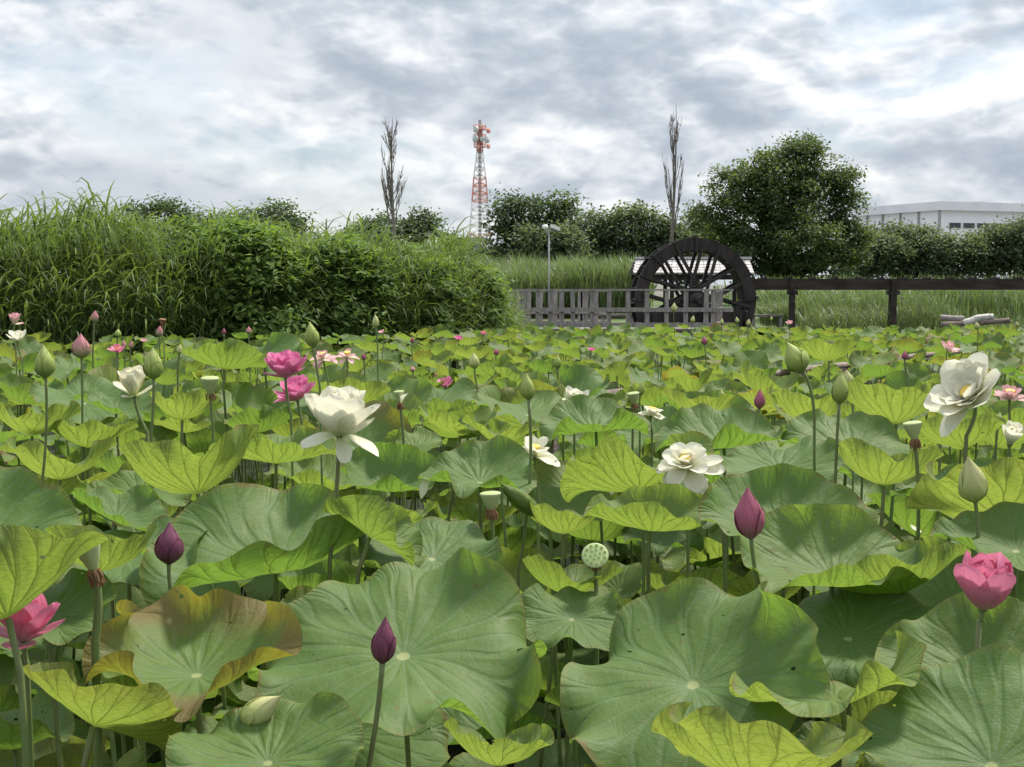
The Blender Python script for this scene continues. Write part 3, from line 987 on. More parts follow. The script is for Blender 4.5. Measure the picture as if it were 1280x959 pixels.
# ------------------------------------------------------------------ far buildings
def hall():
    d = 210.0
    u = U(d)
    zt, ze, zb = W(0, 252, d).z, W(0, 263, d).z, 0.0
    xr = (1460 - 640) * u
    xc = (1172 - 640) * u
    d2 = d + 20
    xl = (1062 - 640) * U(d2)
    t = thing('industrial_hall', 'long white industrial hall above the trees at right', 'building', (xc, d, 0))
    g = Geo()
    # body: corner at xc nearest to us, left side runs back
    pts = [(xc, d), (xr, d + 14), (xr, d2 + 30), (xl, d2)]
    V = [(x, y, z) for z in (zb, ze) for (x, y) in pts]
    g.add(V, [[0, 1, 5, 4], [1, 2, 6, 5], [2, 3, 7, 6], [3, 0, 4, 7]])
    g.build('wall', M['wall_white'], t)
    r = Geo()
    o = .9
    P2 = [(xc - .3, d - o), (xr + o, d + 14 - o), (xr + o, d2 + 30 + o), (xl - o, d2 + o * .2)]
    zt2 = zt
    V = [(x, y, z) for z in (ze + .003, zt2) for (x, y) in P2]
    r.add(V, [[0, 1, 5, 4], [1, 2, 6, 5], [2, 3, 7, 6], [3, 0, 4, 7], [4, 5, 6, 7], [3, 2, 1, 0]])
    r.build('roof_fascia', M['roof_white'], t)
    dirv = Vector((xl - xc, d2 - d, 0))
    for f in (.0, .22, .42, .62, .8):
        p = Vector((xc, d, 0)) + dirv * f
        nrm = Vector((dirv.y, -dirv.x, 0)).normalized()
        if nrm.y > 0:
            nrm = -nrm
        s = Geo().box((p.x + nrm.x * .1, p.y + nrm.y * .1, (ze + zb) / 2), (.35, .35, ze - zb - .05))
        s.build('downpipe', M['steel'], t)
    fr = Vector((xr - xc, 14, 0))
    L = fr.length
    fr.normalize()
    ang = math.atan2(fr.y, fr.x)
    R = Matrix.Rotation(ang, 3, 'Z')
    zw = W(0, 281.5, d).z
    for k in range(10):
        c = Vector((xc, d, 0)) + fr * (1.6 + 2.55 * k + 1.1)
        f = Geo().box((c.x, c.y - .06, zw), (2.3, .12, .95), R).build('window', M['white_paint'], t)
        sub(Geo().box((c.x + .02, c.y - .13, zw), (2.05, .05, .75), R), 'pane', M['glass'], f)
    for k in range(6):
        a = Vector((xc, d, 0)) + fr * (10 + k * 12)
        Geo().box((a.x, a.y + 8, zt + .3), (2, 2, .6)).build('roof_vent', M['steel'], t)


hall()
d = 320.0
p = W(592, 298, d)
t = thing('concrete_building', 'low grey concrete building at the foot of the lattice tower', 'building', (p.x, d, 0))
Geo().box((p.x, d + 6, p.z / 2), (6.0, 12, p.z)).build('wall', M['concrete'], t)
Geo().box((p.x, d + 6, p.z + .12), (6.5, 12.5, .24)).build('roof_slab', M['steel'], t)
for k in range(3):
    Geo().box((p.x - 1.8 + 1.8 * k, d - .05, p.z - 1.6), (1.0, .1, 1.1)).build('window', M['glass'], t)
d = 420.0
p = W(876, 262, d)
t = thing('distant_block', 'pale distant apartment block half hidden left of the tall broad tree', 'building', (p.x, d, 0))
Geo().box((p.x, d + 7, p.z / 2), (7, 14, p.z)).build('wall', M['wall_white'], t)
Geo().box((p.x + .5, d + 7, p.z + 1), (3.5, 6, 2)).build('stair_tower', M['wall_white'], t)
for k in range(5):
    Geo().box((p.x, d - .06, p.z - 2 - 3 * k), (5.6, .12, 1.3)).build('window_band', M['glass'], t)

# ------------------------------------------------------------------ lamp post
d = 50.0
b = W(686, 368, d)
t = thing('lamp_post', 'slim grey lamp post with two white lamp heads behind the fence', 'lamp post', (b.x, d, .4))
zt = W(686, 288, d).z
Geo().tube([(b.x, d, .2), (b.x, d, 1.6), (b.x, d, zt)], [.036, .030, .024], 8).build('pole', M['steel'], t, True)
Geo().tube([(b.x - .17, d, zt - .02), (b.x + .3, d, zt - .02)], .022, 6).build('bracket', M['steel'], t)
g = Geo()
g.lathe([(.02, -.08), (.09, -.05), (.11, .02), (.08, .08), (.02, .10)], 12, Matrix.Translation((b.x - .13, d, zt + .1)))
g.build('lamp_head', M['white_paint'], t, True)
R = Matrix.Rotation(math.radians(22), 3, 'Y')
hd = Geo().box((b.x + .22, d, zt + .10), (.36, .2, .12), R).build('lamp_head', M['white_paint'], t)
sub(Geo().box((b.x + .22 - .02, d, zt + .0), (.36, .18, .02), R), 'lamp_glass', M['glass'], hd)

# ------------------------------------------------------------------ waterwheel
def waterwheel():
    d = 37.0
    u = U(d)
    c = W(866, 375, d)
    Rr = 76.5 * u
    t = thing('waterwheel', 'large dark wooden waterwheel standing at the end of the flume', 'waterwheel', (c.x, d, 0))
    yaw = math.radians(6)
    Rz = Matrix.Rotation(yaw, 4, 'Z')
    wid = .62

    def wp(ang, r, y):
        v = Rz @ Vector((math.cos(ang) * r, y, math.sin(ang) * r))
        return Vector((c.x + v.x, d + v.y, c.z + v.z))
    ri = Rr * .80
    nseg = 16
    for yy in (-wid / 2, wid / 2):                 # the two ring shaped side plates, of curved boards
        g = Geo()
        for s_ in range(nseg):
            a0, a1 = 2 * PI * s_ / nseg + .008, 2 * PI * (s_ + 1) / nseg - .008
            jit = RNG.normal(0, .006)
            vs = []
            for a in np.linspace(a0, a1, 5):
                for (r, y) in ((ri, yy - .035), (Rr + jit, yy - .035), (Rr + jit, yy + .035), (ri, yy + .035)):
                    vs.append(wp(a, r, y))
            f = []
            for k in range(4):
                o = k * 4
                for e in range(4):
                    f.append([o + e, o + 4 + e, o + 4 + (e + 1) % 4, o + (e + 1) % 4])
            f += [[3, 2, 1, 0], [16, 17, 18, 19]]
            g.add(vs, f)
        g.build('side_ring', M['wheel'], t)
    for k in range(32):                            # bucket boards across the rim
        a = 2 * PI * k / 32
        A, B = wp(a, Rr * .985, 0), wp(a - .13, ri * 1.03, 0)
        g = Geo().beam(A, B, wid - .075, .028, up=tuple((wp(a, Rr, 1) - wp(a, Rr, 0)).cross(B - A)))
        g.build('bucket_board', M['wheel'], t)
        if k % 4 == 0:
            r_ = Geo().beam(wp(a + .04, Rr * 1.01, -wid / 2 - .06), wp(a + .04, Rr * 1.01, wid / 2 + .06), .07, .06)
            r_.build('rim_tie', M['wheel'], t)
            b_ = Geo().beam(wp(a, ri * .97, -wid / 2 - .055), wp(a, Rr * 1.02, -wid / 2 - .055), .07, .035)
            b_.build('ring_batten', M['wheel'], t)
    g = Geo()                                      # inner drum boards
    for k in range(32):
        a0, a1 = 2 * PI * k / 32 + .003, 2 * PI * (k + 1) / 32 - .003
        vs = [wp(a0, ri, -wid / 2 + .04), wp(a1, ri, -wid / 2 + .04), wp(a1, ri, wid / 2 - .04), wp(a0, ri, wid / 2 - .04),
              wp(a0, ri - .02, -wid / 2 + .04), wp(a1, ri - .02, -wid / 2 + .04), wp(a1, ri - .02, wid / 2 - .04), wp(a0, ri - .02, wid / 2 - .04)]
        g.add(vs, [[0, 1, 2, 3], [7, 6, 5, 4], [0, 4, 5, 1], [2, 6, 7, 3], [1, 5, 6, 2], [3, 7, 4, 0]])
    g.build('drum', M['wheel'], t)
    for yy in (-wid / 2 - .02, wid / 2 + .02):     # crossing pairs of spokes on either side of the axle
        for k in range(4):
            a = PI / 8 + PI / 4 * k + .12
            off = .21
            dv = Vector((math.cos(a), math.sin(a)))
            pv_ = Vector((-dv.y, dv.x)) * off
            for sgn in (-1, 1):
                q = math.sqrt((Rr * .9) ** 2 - off ** 2)
                e = [dv * q + pv_ * sgn, -dv * q + pv_ * sgn]
                yk = yy + (.02 * (k - 1.5)) * (1 if yy > 0 else -1)
                A, B = [Vector((c.x, d, c.z)) + Rz @ Vector((w.x, yk, w.y)) for w in e]
                Geo().beam(A, B, .075, .085, up=tuple(Rz @ Vector((0, 1, 0)))).build('spoke', M['wheel'], t)
    g = Geo()
    ax = Matrix.Translation((c.x, d, c.z)) @ Rz @ Matrix.Rotation(PI / 2, 4, 'X')
    g.lathe([(.001, -1.0), (.11, -1.0), (.11, -.55), (.2, -.5), (.2, .5), (.11, .55), (.11, 1.0), (.001, 1.0)], 14, ax)
    g.build('axle', M['wheel'], t)
    for yy in (-.85, .85):
        p0 = wp(0, 0, yy)
        for sx in (-1, 1):
            Geo().beam((p0.x + sx * .75, p0.y, -.1), (p0.x + sx * .06, p0.y, c.z - .12), .13, .13).build('stand_leg', M['wheel'], t)
        Geo().box((p0.x, p0.y, c.z - .13), (.55, .16, .1)).build('bearing_block', M['wheel'], t)
        Geo().box((p0.x, p0.y, .55), (1.5, .1, .12)).build('stand_rail', M['wheel'], t)
    return c, Rr


wc, wR = waterwheel()

# dark plank trough the wheel hangs in
t = thing('wheel_pit', 'dark plank box under the waterwheel, behind the fence bars', 'wheel pit', (wc.x, 37, 0))
for (y, zt_) in ((36.25, .98), (37.85, .95)):
    g = Geo()
    for k in range(9):
        g.box((wc.x - 1.0 + .255 * k, y, (zt_ - .2) / 2 + RNG.uniform(-.015, .015)), (.24, .05, zt_ + .2))
    g.build('plank_side', M['wheel'], t)
for x_ in (-1.16, 1.3):
    Geo().box((wc.x + x_, 37.05, .4), (.07, 1.5, 1.1)).build('end_board', M['wheel'], t)

# ------------------------------------------------------------------ shelter with the shingle roof
def shelter():
    d = 40.5
    u = U(d)
    xa, xb = W(792, 341, d).x, W(943, 341, d).x
    ra, rb = W(800, 324, d).x, W(945, 324, d).x
    ze, zr = W(0, 342, d).z, W(0, 324, d).z
    t = thing('shelter', 'small open shelter with a grey shingle roof behind the waterwheel', 'shelter', ((xa + xb) / 2, d, .3))
    rows = 5
    dep = 1.1
    for side in (-1, 1):
        rp = Geo()
        for k in range(rows):
            f0, f1 = k / rows, (k + 1) / rows + .05
            y0, y1 = d + dep + side * (dep * (1 - f0)), d + dep + side * (dep * (1 - f1))
            z0, z1 = ze + (zr - ze) * f0 + .03, ze + (zr - ze) * f1 + .012
            x0a = xa + (ra - xa) * f0
            x0b = xb + (rb - xb) * f0
            nsh = 22
            xs = np.linspace(x0a, x0b, nsh + 1)
            for i in range(nsh):
                j = RNG.normal(0, .006)
                A, B = xs[i] + .006, xs[i + 1] - .006
                v = [(A, y0 + j, z0), (B, y0 + j, z0), (B, y1, z1), (A, y1, z1), (A, y0 + j, z0 - .03), (B, y0 + j, z0 - .03), (B, y1, z1 - .03), (A, y1, z1 - .03)]
                rp.add(v, [[0, 1, 2, 3], [7, 6, 5, 4], [0, 4, 5, 1], [2, 6, 7, 3], [1, 5, 6, 2], [3, 7, 4, 0]])
        rp.build('roof_slope', M['shingle'], t)
    Geo().box(((ra + rb) / 2, d + dep, zr + .05), (rb - ra + .1, .2, .07)).build('ridge_cap', M['shingle'], t)
    for x_ in (xa + .08, xb - .02):
        g = Geo()
        g.add([(x_, d + .1, ze - .03), (x_, d + 2 * dep - .1, ze - .03), (x_, d + dep, zr - .06), (x_ + .05, d + .1, ze - .03), (x_ + .05, d + 2 * dep - .1, ze - .03), (x_ + .05, d + dep, zr - .06)],
              [np.array([[0, 2, 1], [3, 4, 5]]), np.array([[0, 1, 4, 3], [1, 2, 5, 4], [2, 0, 3, 5]])])
        g.build('gable_board', M['wheel'], t)
    for x_ in (xa + .3, (xa + xb) / 2 - .6, xb - .25):
        for y_ in (d + .2, d + 2 * dep - .2):
            Geo().box((x_, y_, (.2 + ze) / 2), (.11, .11, ze - .25)).build('post', M['wheel'], t)
    for y_ in (d + .2, d + 2 * dep - .2):
        Geo().box(((xa + xb) / 2, y_, ze - .1), (xb - xa - .2, .09, .14)).build('eave_beam', M['wheel'], t)


shelter()

# ------------------------------------------------------------------ flume on posts
def flume():
    d = 37.3
    x0, x1 = W(939, 355, d).x, 22.0
    d1 = 38.6
    z0, z1 = W(0, 362.5, d).z, W(0, 348.5, d).z
    t = thing('flume', 'long dark timber flume on posts leading right from the waterwheel', 'flume', (x0, d, 0))

    def yy(x):
        return d + (x - x0) / (x1 - x0) * (d1 - d)
    L = [x0, 7.35, 10.0, 14.6, x1]
    for i in range(len(L) - 1):
        A, B = L[i] + .004, L[i + 1] - .004
        for off in (-.24, .24):
            Geo().beam((A, yy(A) + off, (z0 + z1) / 2), (B, yy(B) + off, (z0 + z1) / 2), .05, z1 - z0).build('trough_side', M['flume'], t)
        Geo().beam((A, yy(A), z0 + .06), (B, yy(B), z0 + .06), .42, .04).build('trough_floor', M['flume'], t)
    for x in np.arange(x0 + .35, x1, .62):
        Geo().box((x, yy(x), z1 + .02), (.06, .6, .04)).build('cross_tie', M['flume'], t)
    for x in (W(988, 380, d).x, W(1117, 380, d).x, 14.4, 18.6):
        for off, w in ((-.33, .13), (.33, .15)):
            Geo().box((x + (.12 if off > 0 else 0), yy(x) + off, (z1 - .25) / 2), (w, .12, z1 + .25)).build('post', M['flume'], t)
        Geo().box((x + .06, yy(x), z0 - .07), (.12, .9, .12)).build('post_cap', M['flume'], t)


flume()

# ------------------------------------------------------------------ boardwalk with its railings
def boardwalk():
    d0, d1 = 34.0, 36.0
    xl, xr = W(640, 400, d0).x - 1.6, W(928, 400, d0).x
    zd = W(0, 411, d0).z
    t = thing('boardwalk', 'weathered plank boardwalk in front of the waterwheel', 'boardwalk', ((xl + xr) / 2, d0, 0))
    g = Geo()
    n = 48
    for k in range(n):
        x = xl + (xr - xl) * (k + .5) / n
        g.box((x, (d0 + d1) / 2 + .0, zd - .025 + RNG.normal(0, .003)), ((xr - xl) / n - .008, d1 - d0 + .3, .045))
    g.build('deck', M['deck'], t)
    for y in (d0 - .05, d1 + .05):
        Geo().box(((xl + xr) / 2, y, zd - .14), (xr - xl, .09, .17)).build('joist', M['rail'], t)
    for x in np.linspace(xl + .2, xr - .1, 7):
        for y in (d0 + .05, d1 - .05):
            Geo().box((x, y, (zd - .25) / 2 - .2), (.12, .12, zd + .3)).build('pile', M['rail'], t)
    return zd, xl, xr


zd, bxl, bxr = boardwalk()


def railing(label, pts, posts, top, mid=.50, base=.1, pw=.10):
    """pts: polyline ((x,y)...); posts: list of (x,y)"""
    t = thing('wooden_railing', label, 'railing', (posts[0][0], posts[0][1], zd), 'wooden railings round the waterwheel')
    for (x, y) in posts:
        h = top - zd + RNG.normal(0, .006)
        Geo().box((x, y, zd + h / 2 + .003), (pw * RNG.uniform(.9, 1.15), .06, h - .006), Matrix.Rotation(RNG.normal(0, .012), 3, 'Y')).build('post', M['rail'], t)
    for i in range(len(pts) - 1):
        a, b = pts[i], pts[i + 1]
        Geo().beam((*a, top + .02), (*b, top + .02), .10, .04).build('top_rail', M['rail'], t)
        nx_, ny_ = b[1] - a[1], -(b[0] - a[0])
        L = math.hypot(nx_, ny_)
        o = (nx_ / L * .052, ny_ / L * .052)
        for hh, th in ((mid, .10), (base, .11)):
            z = zd + (top - zd) * hh
            Geo().beam((a[0] + o[0], a[1] + o[1], z), (b[0] + o[0], b[1] + o[1], z), .035, th).build('rail', M['rail'], t)


ft = W(0, 363.5, 34.0).z
X = lambda px, d: (px - 640) / F * d
fp = [X(p, 34.0) for p in (640, 655, 672, 688, 702, 716, 740, 761, 785, 808.5, 833, 857, 882.5, 891)]
railing('grey wooden front railing of the boardwalk with wide square gaps', [(X(628, 34), 34.0), (X(916, 34), 34.0)], [(x, 34.0) for x in fp], ft)
rp_ = [X(p, 36.0) for p in (636, 648, 661, 676, 694, 725, 728, 733, 745)]
railing('grey wooden rear railing seen through the front one, with closer posts', [(X(628, 36), 36.0), (X(762, 36), 36.0)], [(x, 36.0) for x in rp_], ft - .03, .42)
sp = [(X(893 + 5.5 * k, 34) + .0, 34.12 + .45 * k) for k in range(5)]
railing('grey wooden end railing at the right corner of the boardwalk', [sp[0], sp[-1]], sp, ft - .02, .5)

# bench like rails and timbers on the far bank
for (px, py, w, d, lab) in ((772, 394, 46, 39.0, 'low plank bench behind the railing left of the waterwheel'), (958, 394.5, 42, 40.0, 'low plank bench right of the waterwheel under the flume')):
    p = W(px, py, d)
    t = thing('plank_bench', lab, 'bench', (p.x, d, .3))
    ww = w * U(d)
    Geo().box((p.x, d, p.z), (ww, .32, .06)).build('seat', M['deck'], t)
    for sx in (-.4, .4):
        Geo().box((p.x + sx * ww, d, p.z / 2 + .1), (.09, .26, p.z - .27)).build('leg', M['rail'], t)

def log(label, pts, r, mat, nm='fallen_log', grp=None):
    P = [np.array(p, float) for p in pts]
    Q = []
    for i in range(len(P) - 1):
        for f in np.linspace(0, 1, 8, endpoint=(i == len(P) - 2)):
            Q.append(P[i] + (P[i + 1] - P[i]) * f + RNG.normal(0, r * .05, 3))
    rr = r * (1 + RNG.normal(0, .06, len(Q)))
    o = Geo().tube(Q, rr, 10).build(nm, mat, smooth=True, loc=tuple(Q[0]))
    return tag(o, label, 'log', grp)


d = 33.5
log('bleached pale log lying on the far shore under the flume', [W(1204, 405, d), W(1222, 398, d), W(1241, 396, d)], .085, M['log_white'])
log('dark thin log on the far shore, beneath the bleached one', [W(1176, 406, d + .2), W(1215, 404, d), W(1262, 401, d - .1)], .06, M['log'])
log('short grey log on the shore left of the bleached log', [W(1176, 397, d + .6), W(1205, 399, d + .4)], .07, M['rail'])
# the pole that divides the pond, on short stakes
A, B = Vector((-1.0, 8.0, .84)), Vector((5.4, 17.2, .84))
dv = (B - A)
spans = [(0, .2), (.204, .44), (.444, .68), (.684, 1.0)]
txt = ['half hidden low end near the white lotus', 'second section behind the slim green bud', 'third section in the middle of the pond', 'far section near the right shore']
for (f0, f1), lab in zip(spans, txt):
    log('reddish grey log rail across the pond, ' + lab, [A + dv * f0, A + dv * f1], .031, M['log'], 'log_rail', 'log rail sections across the pond')
for f in (.02, .2, .44, .68, .95):
    p = A + dv * f
    tag(Geo().tube([(p.x, p.y + .07, -.3), (p.x, p.y + .07, .82)], [.04, .036], 8).build('stake', M['log'], smooth=True, loc=(p.x, p.y + .07, 0)),
        'short wooden stake carrying the log rail among the lotus leaves', 'stake', 'stakes under the log rail')

# ------------------------------------------------------------------ lotus leaves
def leaf_arrays(P, R, nrm, ka, kah, kb, kbh, tint, nt=63, nr=10, rng=RNG, rough=1.0, funnel=.22):
    """a round peltate leaf as a sheet bent along its radii; returns vertices, faces, uv, colours"""
    th = np.arange(nt) * 2 * PI / nt
    r = np.linspace(0, 1, nr + 1)[1:] ** .9
    KA = np.full(nt, float(ka))
    for (k, a, ph) in kah:
        KA += a * np.cos(k * (th - math.radians(ph)))
    KB = np.full(nt, float(kb))
    kbh = list(kbh) + [(11, .22 * rough, rng.uniform(0, 360)), (6, .22 * rough, rng.uniform(0, 360)), (4, .2 * rough, rng.uniform(0, 360))]
    for (k, a, ph) in kbh:
        KB += 1.25 * a * np.cos(k * (th - math.radians(ph)))
    rr = np.concatenate([[0], r])
    rm = (rr[1:] + rr[:-1]) / 2
    al = funnel * np.clip(1 - rm / .35, 0, 1)[None, :] + KA[:, None] * rm[None, :] + KB[:, None] * np.clip((rm - .5) / .5, 0, 1)[None, :] ** 1.6
    dr = np.diff(rr)[None, :]
    rad = R * (1 + .04 * np.cos(2 * (th - rng.uniform(0, 6))) + .03 * np.cos(3 * th + rng.uniform(0, 6)) + rough * (.02 * np.cos(5 * th + rng.uniform(0, 6)) + .014 * np.cos(7 * th + rng.uniform(0, 6)) + .010 * np.cos(13 * th + rng.uniform(0, 6))))
    rho = np.cumsum(np.cos(al) * dr, 1) * rad[:, None]
    z = np.cumsum(np.sin(al) * dr, 1) * rad[:, None]
    # pleats between the veins and slow buckles
    pl = np.cos(21 * th)[:, None] * (r * (1 - .6 * r))[None, :]
    bk = sum(a * np.cos(k * th + p)[:, None] * np.sin(r * m + q)[None, :] for (a, k, p, m, q) in
             [(.010, 4, rng.uniform(0, 6), 7, rng.uniform(0, 6)), (.008, 7, rng.uniform(0, 6), 9, rng.uniform(0, 6)), (.006, 10, rng.uniform(0, 6), 11, rng.uniform(0, 6))])
    z = z + R * (.005 * pl + 1.9 * bk * r[None, :] * rough)
    X = rho * np.cos(th)[:, None]
    Y = rho * np.sin(th)[:, None]
    V = np.concatenate([[[0, 0, 0]], np.stack([X, Y, z], -1).transpose(1, 0, 2).reshape(-1, 3)])
    n = np.array([nrm[0], nrm[1], math.sqrt(max(.05, 1 - nrm[0] ** 2 - nrm[1] ** 2))])
    ex = np.array([1.0, 0, 0]) - n * n[0]
    ex /= np.linalg.norm(ex)
    ey = np.cross(n, ex)
    V = V @ np.stack([ex, ey, n]) + np.asarray(P)
    uv = np.concatenate([[[0, 0]], np.stack([r[:, None] * np.cos(th)[None, :], r[:, None] * np.sin(th)[None, :]], -1).reshape(-1, 2)])
    # turn the vein pattern by a random angle
    a = rng.uniform(0, 6.28)
    uv = uv @ np.array([[math.cos(a), math.sin(a)], [-math.sin(a), math.cos(a)]])
    j = np.arange(nt)
    tri = np.stack([np.zeros(nt, int), 1 + j, 1 + (j + 1) % nt], 1)
    i = (np.arange(nr - 1) * nt)[:, None]
    q = np.stack([1 + i + j, 1 + i + nt + j, 1 + i + nt + (j + 1) % nt, 1 + i + (j + 1) % nt], -1).reshape(-1, 4)
    col = np.zeros((len(V), 4), np.float32)
    col[:] = (tint[0], tint[1], rng.random(), 1)
    return V, [tri, q], uv, col, n


def stem_path(P, n, lean=(0, 0), bend=.06, zb=-.15):
    P = np.asarray(P, float)
    b = np.array([P[0] + lean[0], P[1] + lean[1], zb])
    t = np.linspace(0, 1, 9)[:, None]
    c1 = P - np.asarray(n) * .16 * P[2]
    # bezier: base, base up, under the leaf, leaf
    b1 = b + np.array([0, 0, P[2] * .45])
    q = (1 - t) ** 3 * b + 3 * t * (1 - t) ** 2 * b1 + 3 * t ** 2 * (1 - t) * c1 + t ** 3 * P
    return q


USED = []          # (x, y, R) of the placed leaves
NLEAF = 0


def lotus_leaf(P, R, nrm, ka, kah, kb, kbh, tint, label, group=None, nt=63, nr=10, lean=None, stem_r=.0052, rough=1.0):
    global NLEAF
    NLEAF += 1
    P = Vector(P)
    t = thing('lotus_leaf', label, 'lotus leaf', tuple(P), group)
    V, f, uv, col, n = leaf_arrays(P, R, nrm, ka, kah, kb, kbh, tint, nt, nr, rough=rough)
    Geo().add(V, f, uv, col).build('leaf_blade', M['leaf'], t, True)
    if lean is None:
        lean = (RNG.normal(0, .06), RNG.normal(.03, .05))
    Geo().tube(stem_path(np.array(P) - n * .001, n, lean), np.linspace(stem_r * 1.25, stem_r, 9), 7).build('stem', M['stem'], t, True)
    USED.append((P.x, P.y, R, P.z))
    return t


def H(px, py, d, R, nrm, ka, kah, kb, kbh, tint, label, **k):
    return lotus_leaf(W(px, py, d), R, nrm, ka, kah, kb, kbh, tint, label, nt=126, nr=22, **k)


# the leaves one can tell apart, front to back.  0 deg = right, 90 = away, 180 = left, 270 = towards us
H(504, 822, 2.72, .285, (.02, -.36), .08, [(2, .26, 86), (1, .16, 90), (3, .16, 30)], -.24, [(5, .55, 65), (7, .5, 100), (3, .25, 60)], (.22, 0),
  'huge pale green lotus leaf lying open behind the purple bud on the tallest front stem')
H(866, 858, 2.55, .26, (-.12, -.36), .22, [(2, .32, 15), (1, .62, 18)], -.1, [(5, .5, 20), (8, .22, 120)], (.20, 0),
  'huge pale green lotus leaf folded upward at its right, right of the biggest open leaf')
H(246, 846, 2.42, .205, (-.02, -.14), .80, [(1, .22, 95), (2, .22, 5)], .25, [(5, 1.0, 239), (2, .2, 100)], (.45, .95),
  'young bronze brown lotus leaf shaped like a bowl with ochre lips')
H(117, 908, 2.22, .150, (.34, .46), .62, [(2, .30, 150)], .2, [(5, .3, 10)], (.85, .25),
  'olive yellow lotus leaf seen from below, left of the bronze leaf')
H(10, 772, 2.12, .20, (-.42, .25), .9, [(2, .45, 60)], .1, [(4, .4, 30)], (.6, .12),
  'pale lotus leaf seen from behind at the left edge, above the pink open lotus')
H(-40, 690, 2.85, .24, (.15, -.30), .5, [(1, .2, 90)], 0, [(5, .25, 0)], (.1, 0),
  'dark green lotus leaf cut by the left picture edge behind the pale one')
H(345, 712, 3.25, .30, (.02, -.20), .75, [(2, .32, 128), (1, .38, 345), (3, .1, 20)], .05, [(6, .35, 20), (9, .25, 0)], (.15, 0),
  'big dark cupped lotus leaf behind the bronze one with a bright wavy right flap')
H(247, 617, 3.95, .25, (-.22, .30), 1.10, [(2, .35, 20)], .05, [(5, .3, 30), (8, .2, 0)], (.8, 0),
  'bright yellow green lotus leaf fanned out below the ivory lotus flower')
H(345, 580, 4.4, .20, (.0, .02), .7, [(2, .3, 90)], -.1, [(5, .4, 270)], (.6, 0),
  'lotus leaf with yellow green front lip, just left of the large white lotus stem')
H(430, 925, 2.88, .22, (-.10, -.20), .12, [(2, .3, 60)], -.2, [(5, .3, 0)], (.05, 0),
  'dark shaded lotus leaf under the biggest open leaf, left of the front bud stem')
H(335, 955, 2.15, .15, (0, -.30), .35, [(2, .25, 40)], -.2, [(5, .35, 40)], (.3, 0),
  'light green lotus leaf at the bottom edge below the leaning green bud')
H(622, 958, 2.35, .12, (.05, .25), 1.0, [(2, .35, 10)], .1, [(5, .35, 60)], (.8, 0),
  'small yellow green lotus leaf at the bottom edge between the two huge leaves')
H(950, 985, 2.02, .185, (.10, .36), .95, [(2, .35, 15)], 0, [(5, .4, 100), (8, .3, 0)], (.98, .1),
  'bright yellow veined lotus leaf rising at the bottom edge right of centre')
H(1052, 884, 2.35, .185, (-.20, .30), .55, [(2, .34, 175), (1, .1, 20)], -.2, [(4, .5, 100), (7, .35, 20)], (.75, 0),
  'folded yellow green lotus leaf with crinkled tip, below the white petals at right')
H(1240, 960, 2.12, .22, (-.12, -.48), .12, [(2, .2, 40)], -.1, [(5, .3, 20)], (.05, 0),
  'grey green lotus leaf filling the bottom right corner')
H(1235, 858, 2.50, .20, (-.1, -.36), .6, [(2, .25, 60)], 0, [(5, .3, 0)], (.25, .05),
  'dark green lotus leaf standing under the closed pink lotus at right')
H(1040, 722, 2.9, .20, (-.02, -.22), .60, [(2, .32, 95), (1, .15, 90)], .25, [(4, .4, 270), (7, .25, 0)], (.35, 0),
  'cupped lotus leaf with rolled yellow green front lip right of the upright pink bud')
H(1131, 742, 2.85, .155, (-.30, .22), 1.05, [(2, .4, 40)], .1, [(5, .4, 10)], (.55, .05),
  'olive lotus leaf seen from below with its edge rolled, left of the closed pink lotus')
H(1195, 760, 3.0, .19, (-.15, -.38), .35, [(2, .2, 30)], -.1, [(5, .3, 30)], (.1, 0),
  'blue green lotus leaf directly left of and behind the closed pink lotus')
H(985, 668, 3.4, .215, (.05, -.26), .65, [(1, .25, 90), (2, .2, 90)], .0, [(6, .35, 90)], (.12, 0),
  'large dark green cupped lotus leaf right behind the upright pink bud')
H(1255, 648, 3.15, .22, (-.20, .35), 1.05, [(2, .35, 10)], 0, [(5, .3, 40), (8, .2, 0)], (.85, .12),
  'large yellow green lotus leaf seen from below behind the pale green bud at right')
H(1270, 690, 2.9, .16, (-.1, -.25), .5, [(2, .2, 30)], 0, [(5, .3, 0)], (.1, 0),
  'dark lotus leaf at the right edge above the closed pink lotus')
H(975, 590, 4.1, .205, (-.05, -.20), .35, [(2, .3, 20)], -.2, [(5, .4, 30), (7, .2, 0)], (.15, 0),
  'blue green ribbed lotus leaf between the shaggy white lotus and the tall right bud stem')
H(1105, 607, 3.8, .175, (.08, .18), 1.15, [(2, .25, 10)], .1, [(5, .35, 80)], (.8, 0),
  'yellow green funnel shaped lotus leaf left of the side view seed pod stem')
H(1060, 565, 4.4, .22, (.05, -.22), .45, [(2, .3, 70)], -.3, [(5, .4, 270)], (.2, 0),
  'blue green lotus leaf with pale streaks behind the tall right bud stem')
H(1120, 530, 4.7, .22, (.0, .20), 1.15, [(2, .3, 0)], 0, [(5, .3, 20)], (.85, 0),
  'bright yellow green lotus leaf fanned behind the big white lotus at right')
H(600, 604, 3.75, .165, (.03, -.16), .55, [(2, .28, 75), (1, .28, 70)], -.1, [(5, .4, 290), (8, .25, 10)], (.15, 0),
  'dark topped lotus leaf around the slim green bud stem with wavy front edge')
H(490, 612, 4.0, .165, (.02, -.20), .95, [(1, .35, 95), (2, .2, 90)], .2, [(5, .3, 270)], (.1, 0),
  'dark green cupped lotus leaf below the petal topped seed pod')
H(500, 660, 3.45, .11, (0, .12), .95, [(2, .3, 0)], .1, [(6, .5, 30)], (.65, 0),
  'small yellow green lotus leaf with scalloped rim left of the dry seed pod')
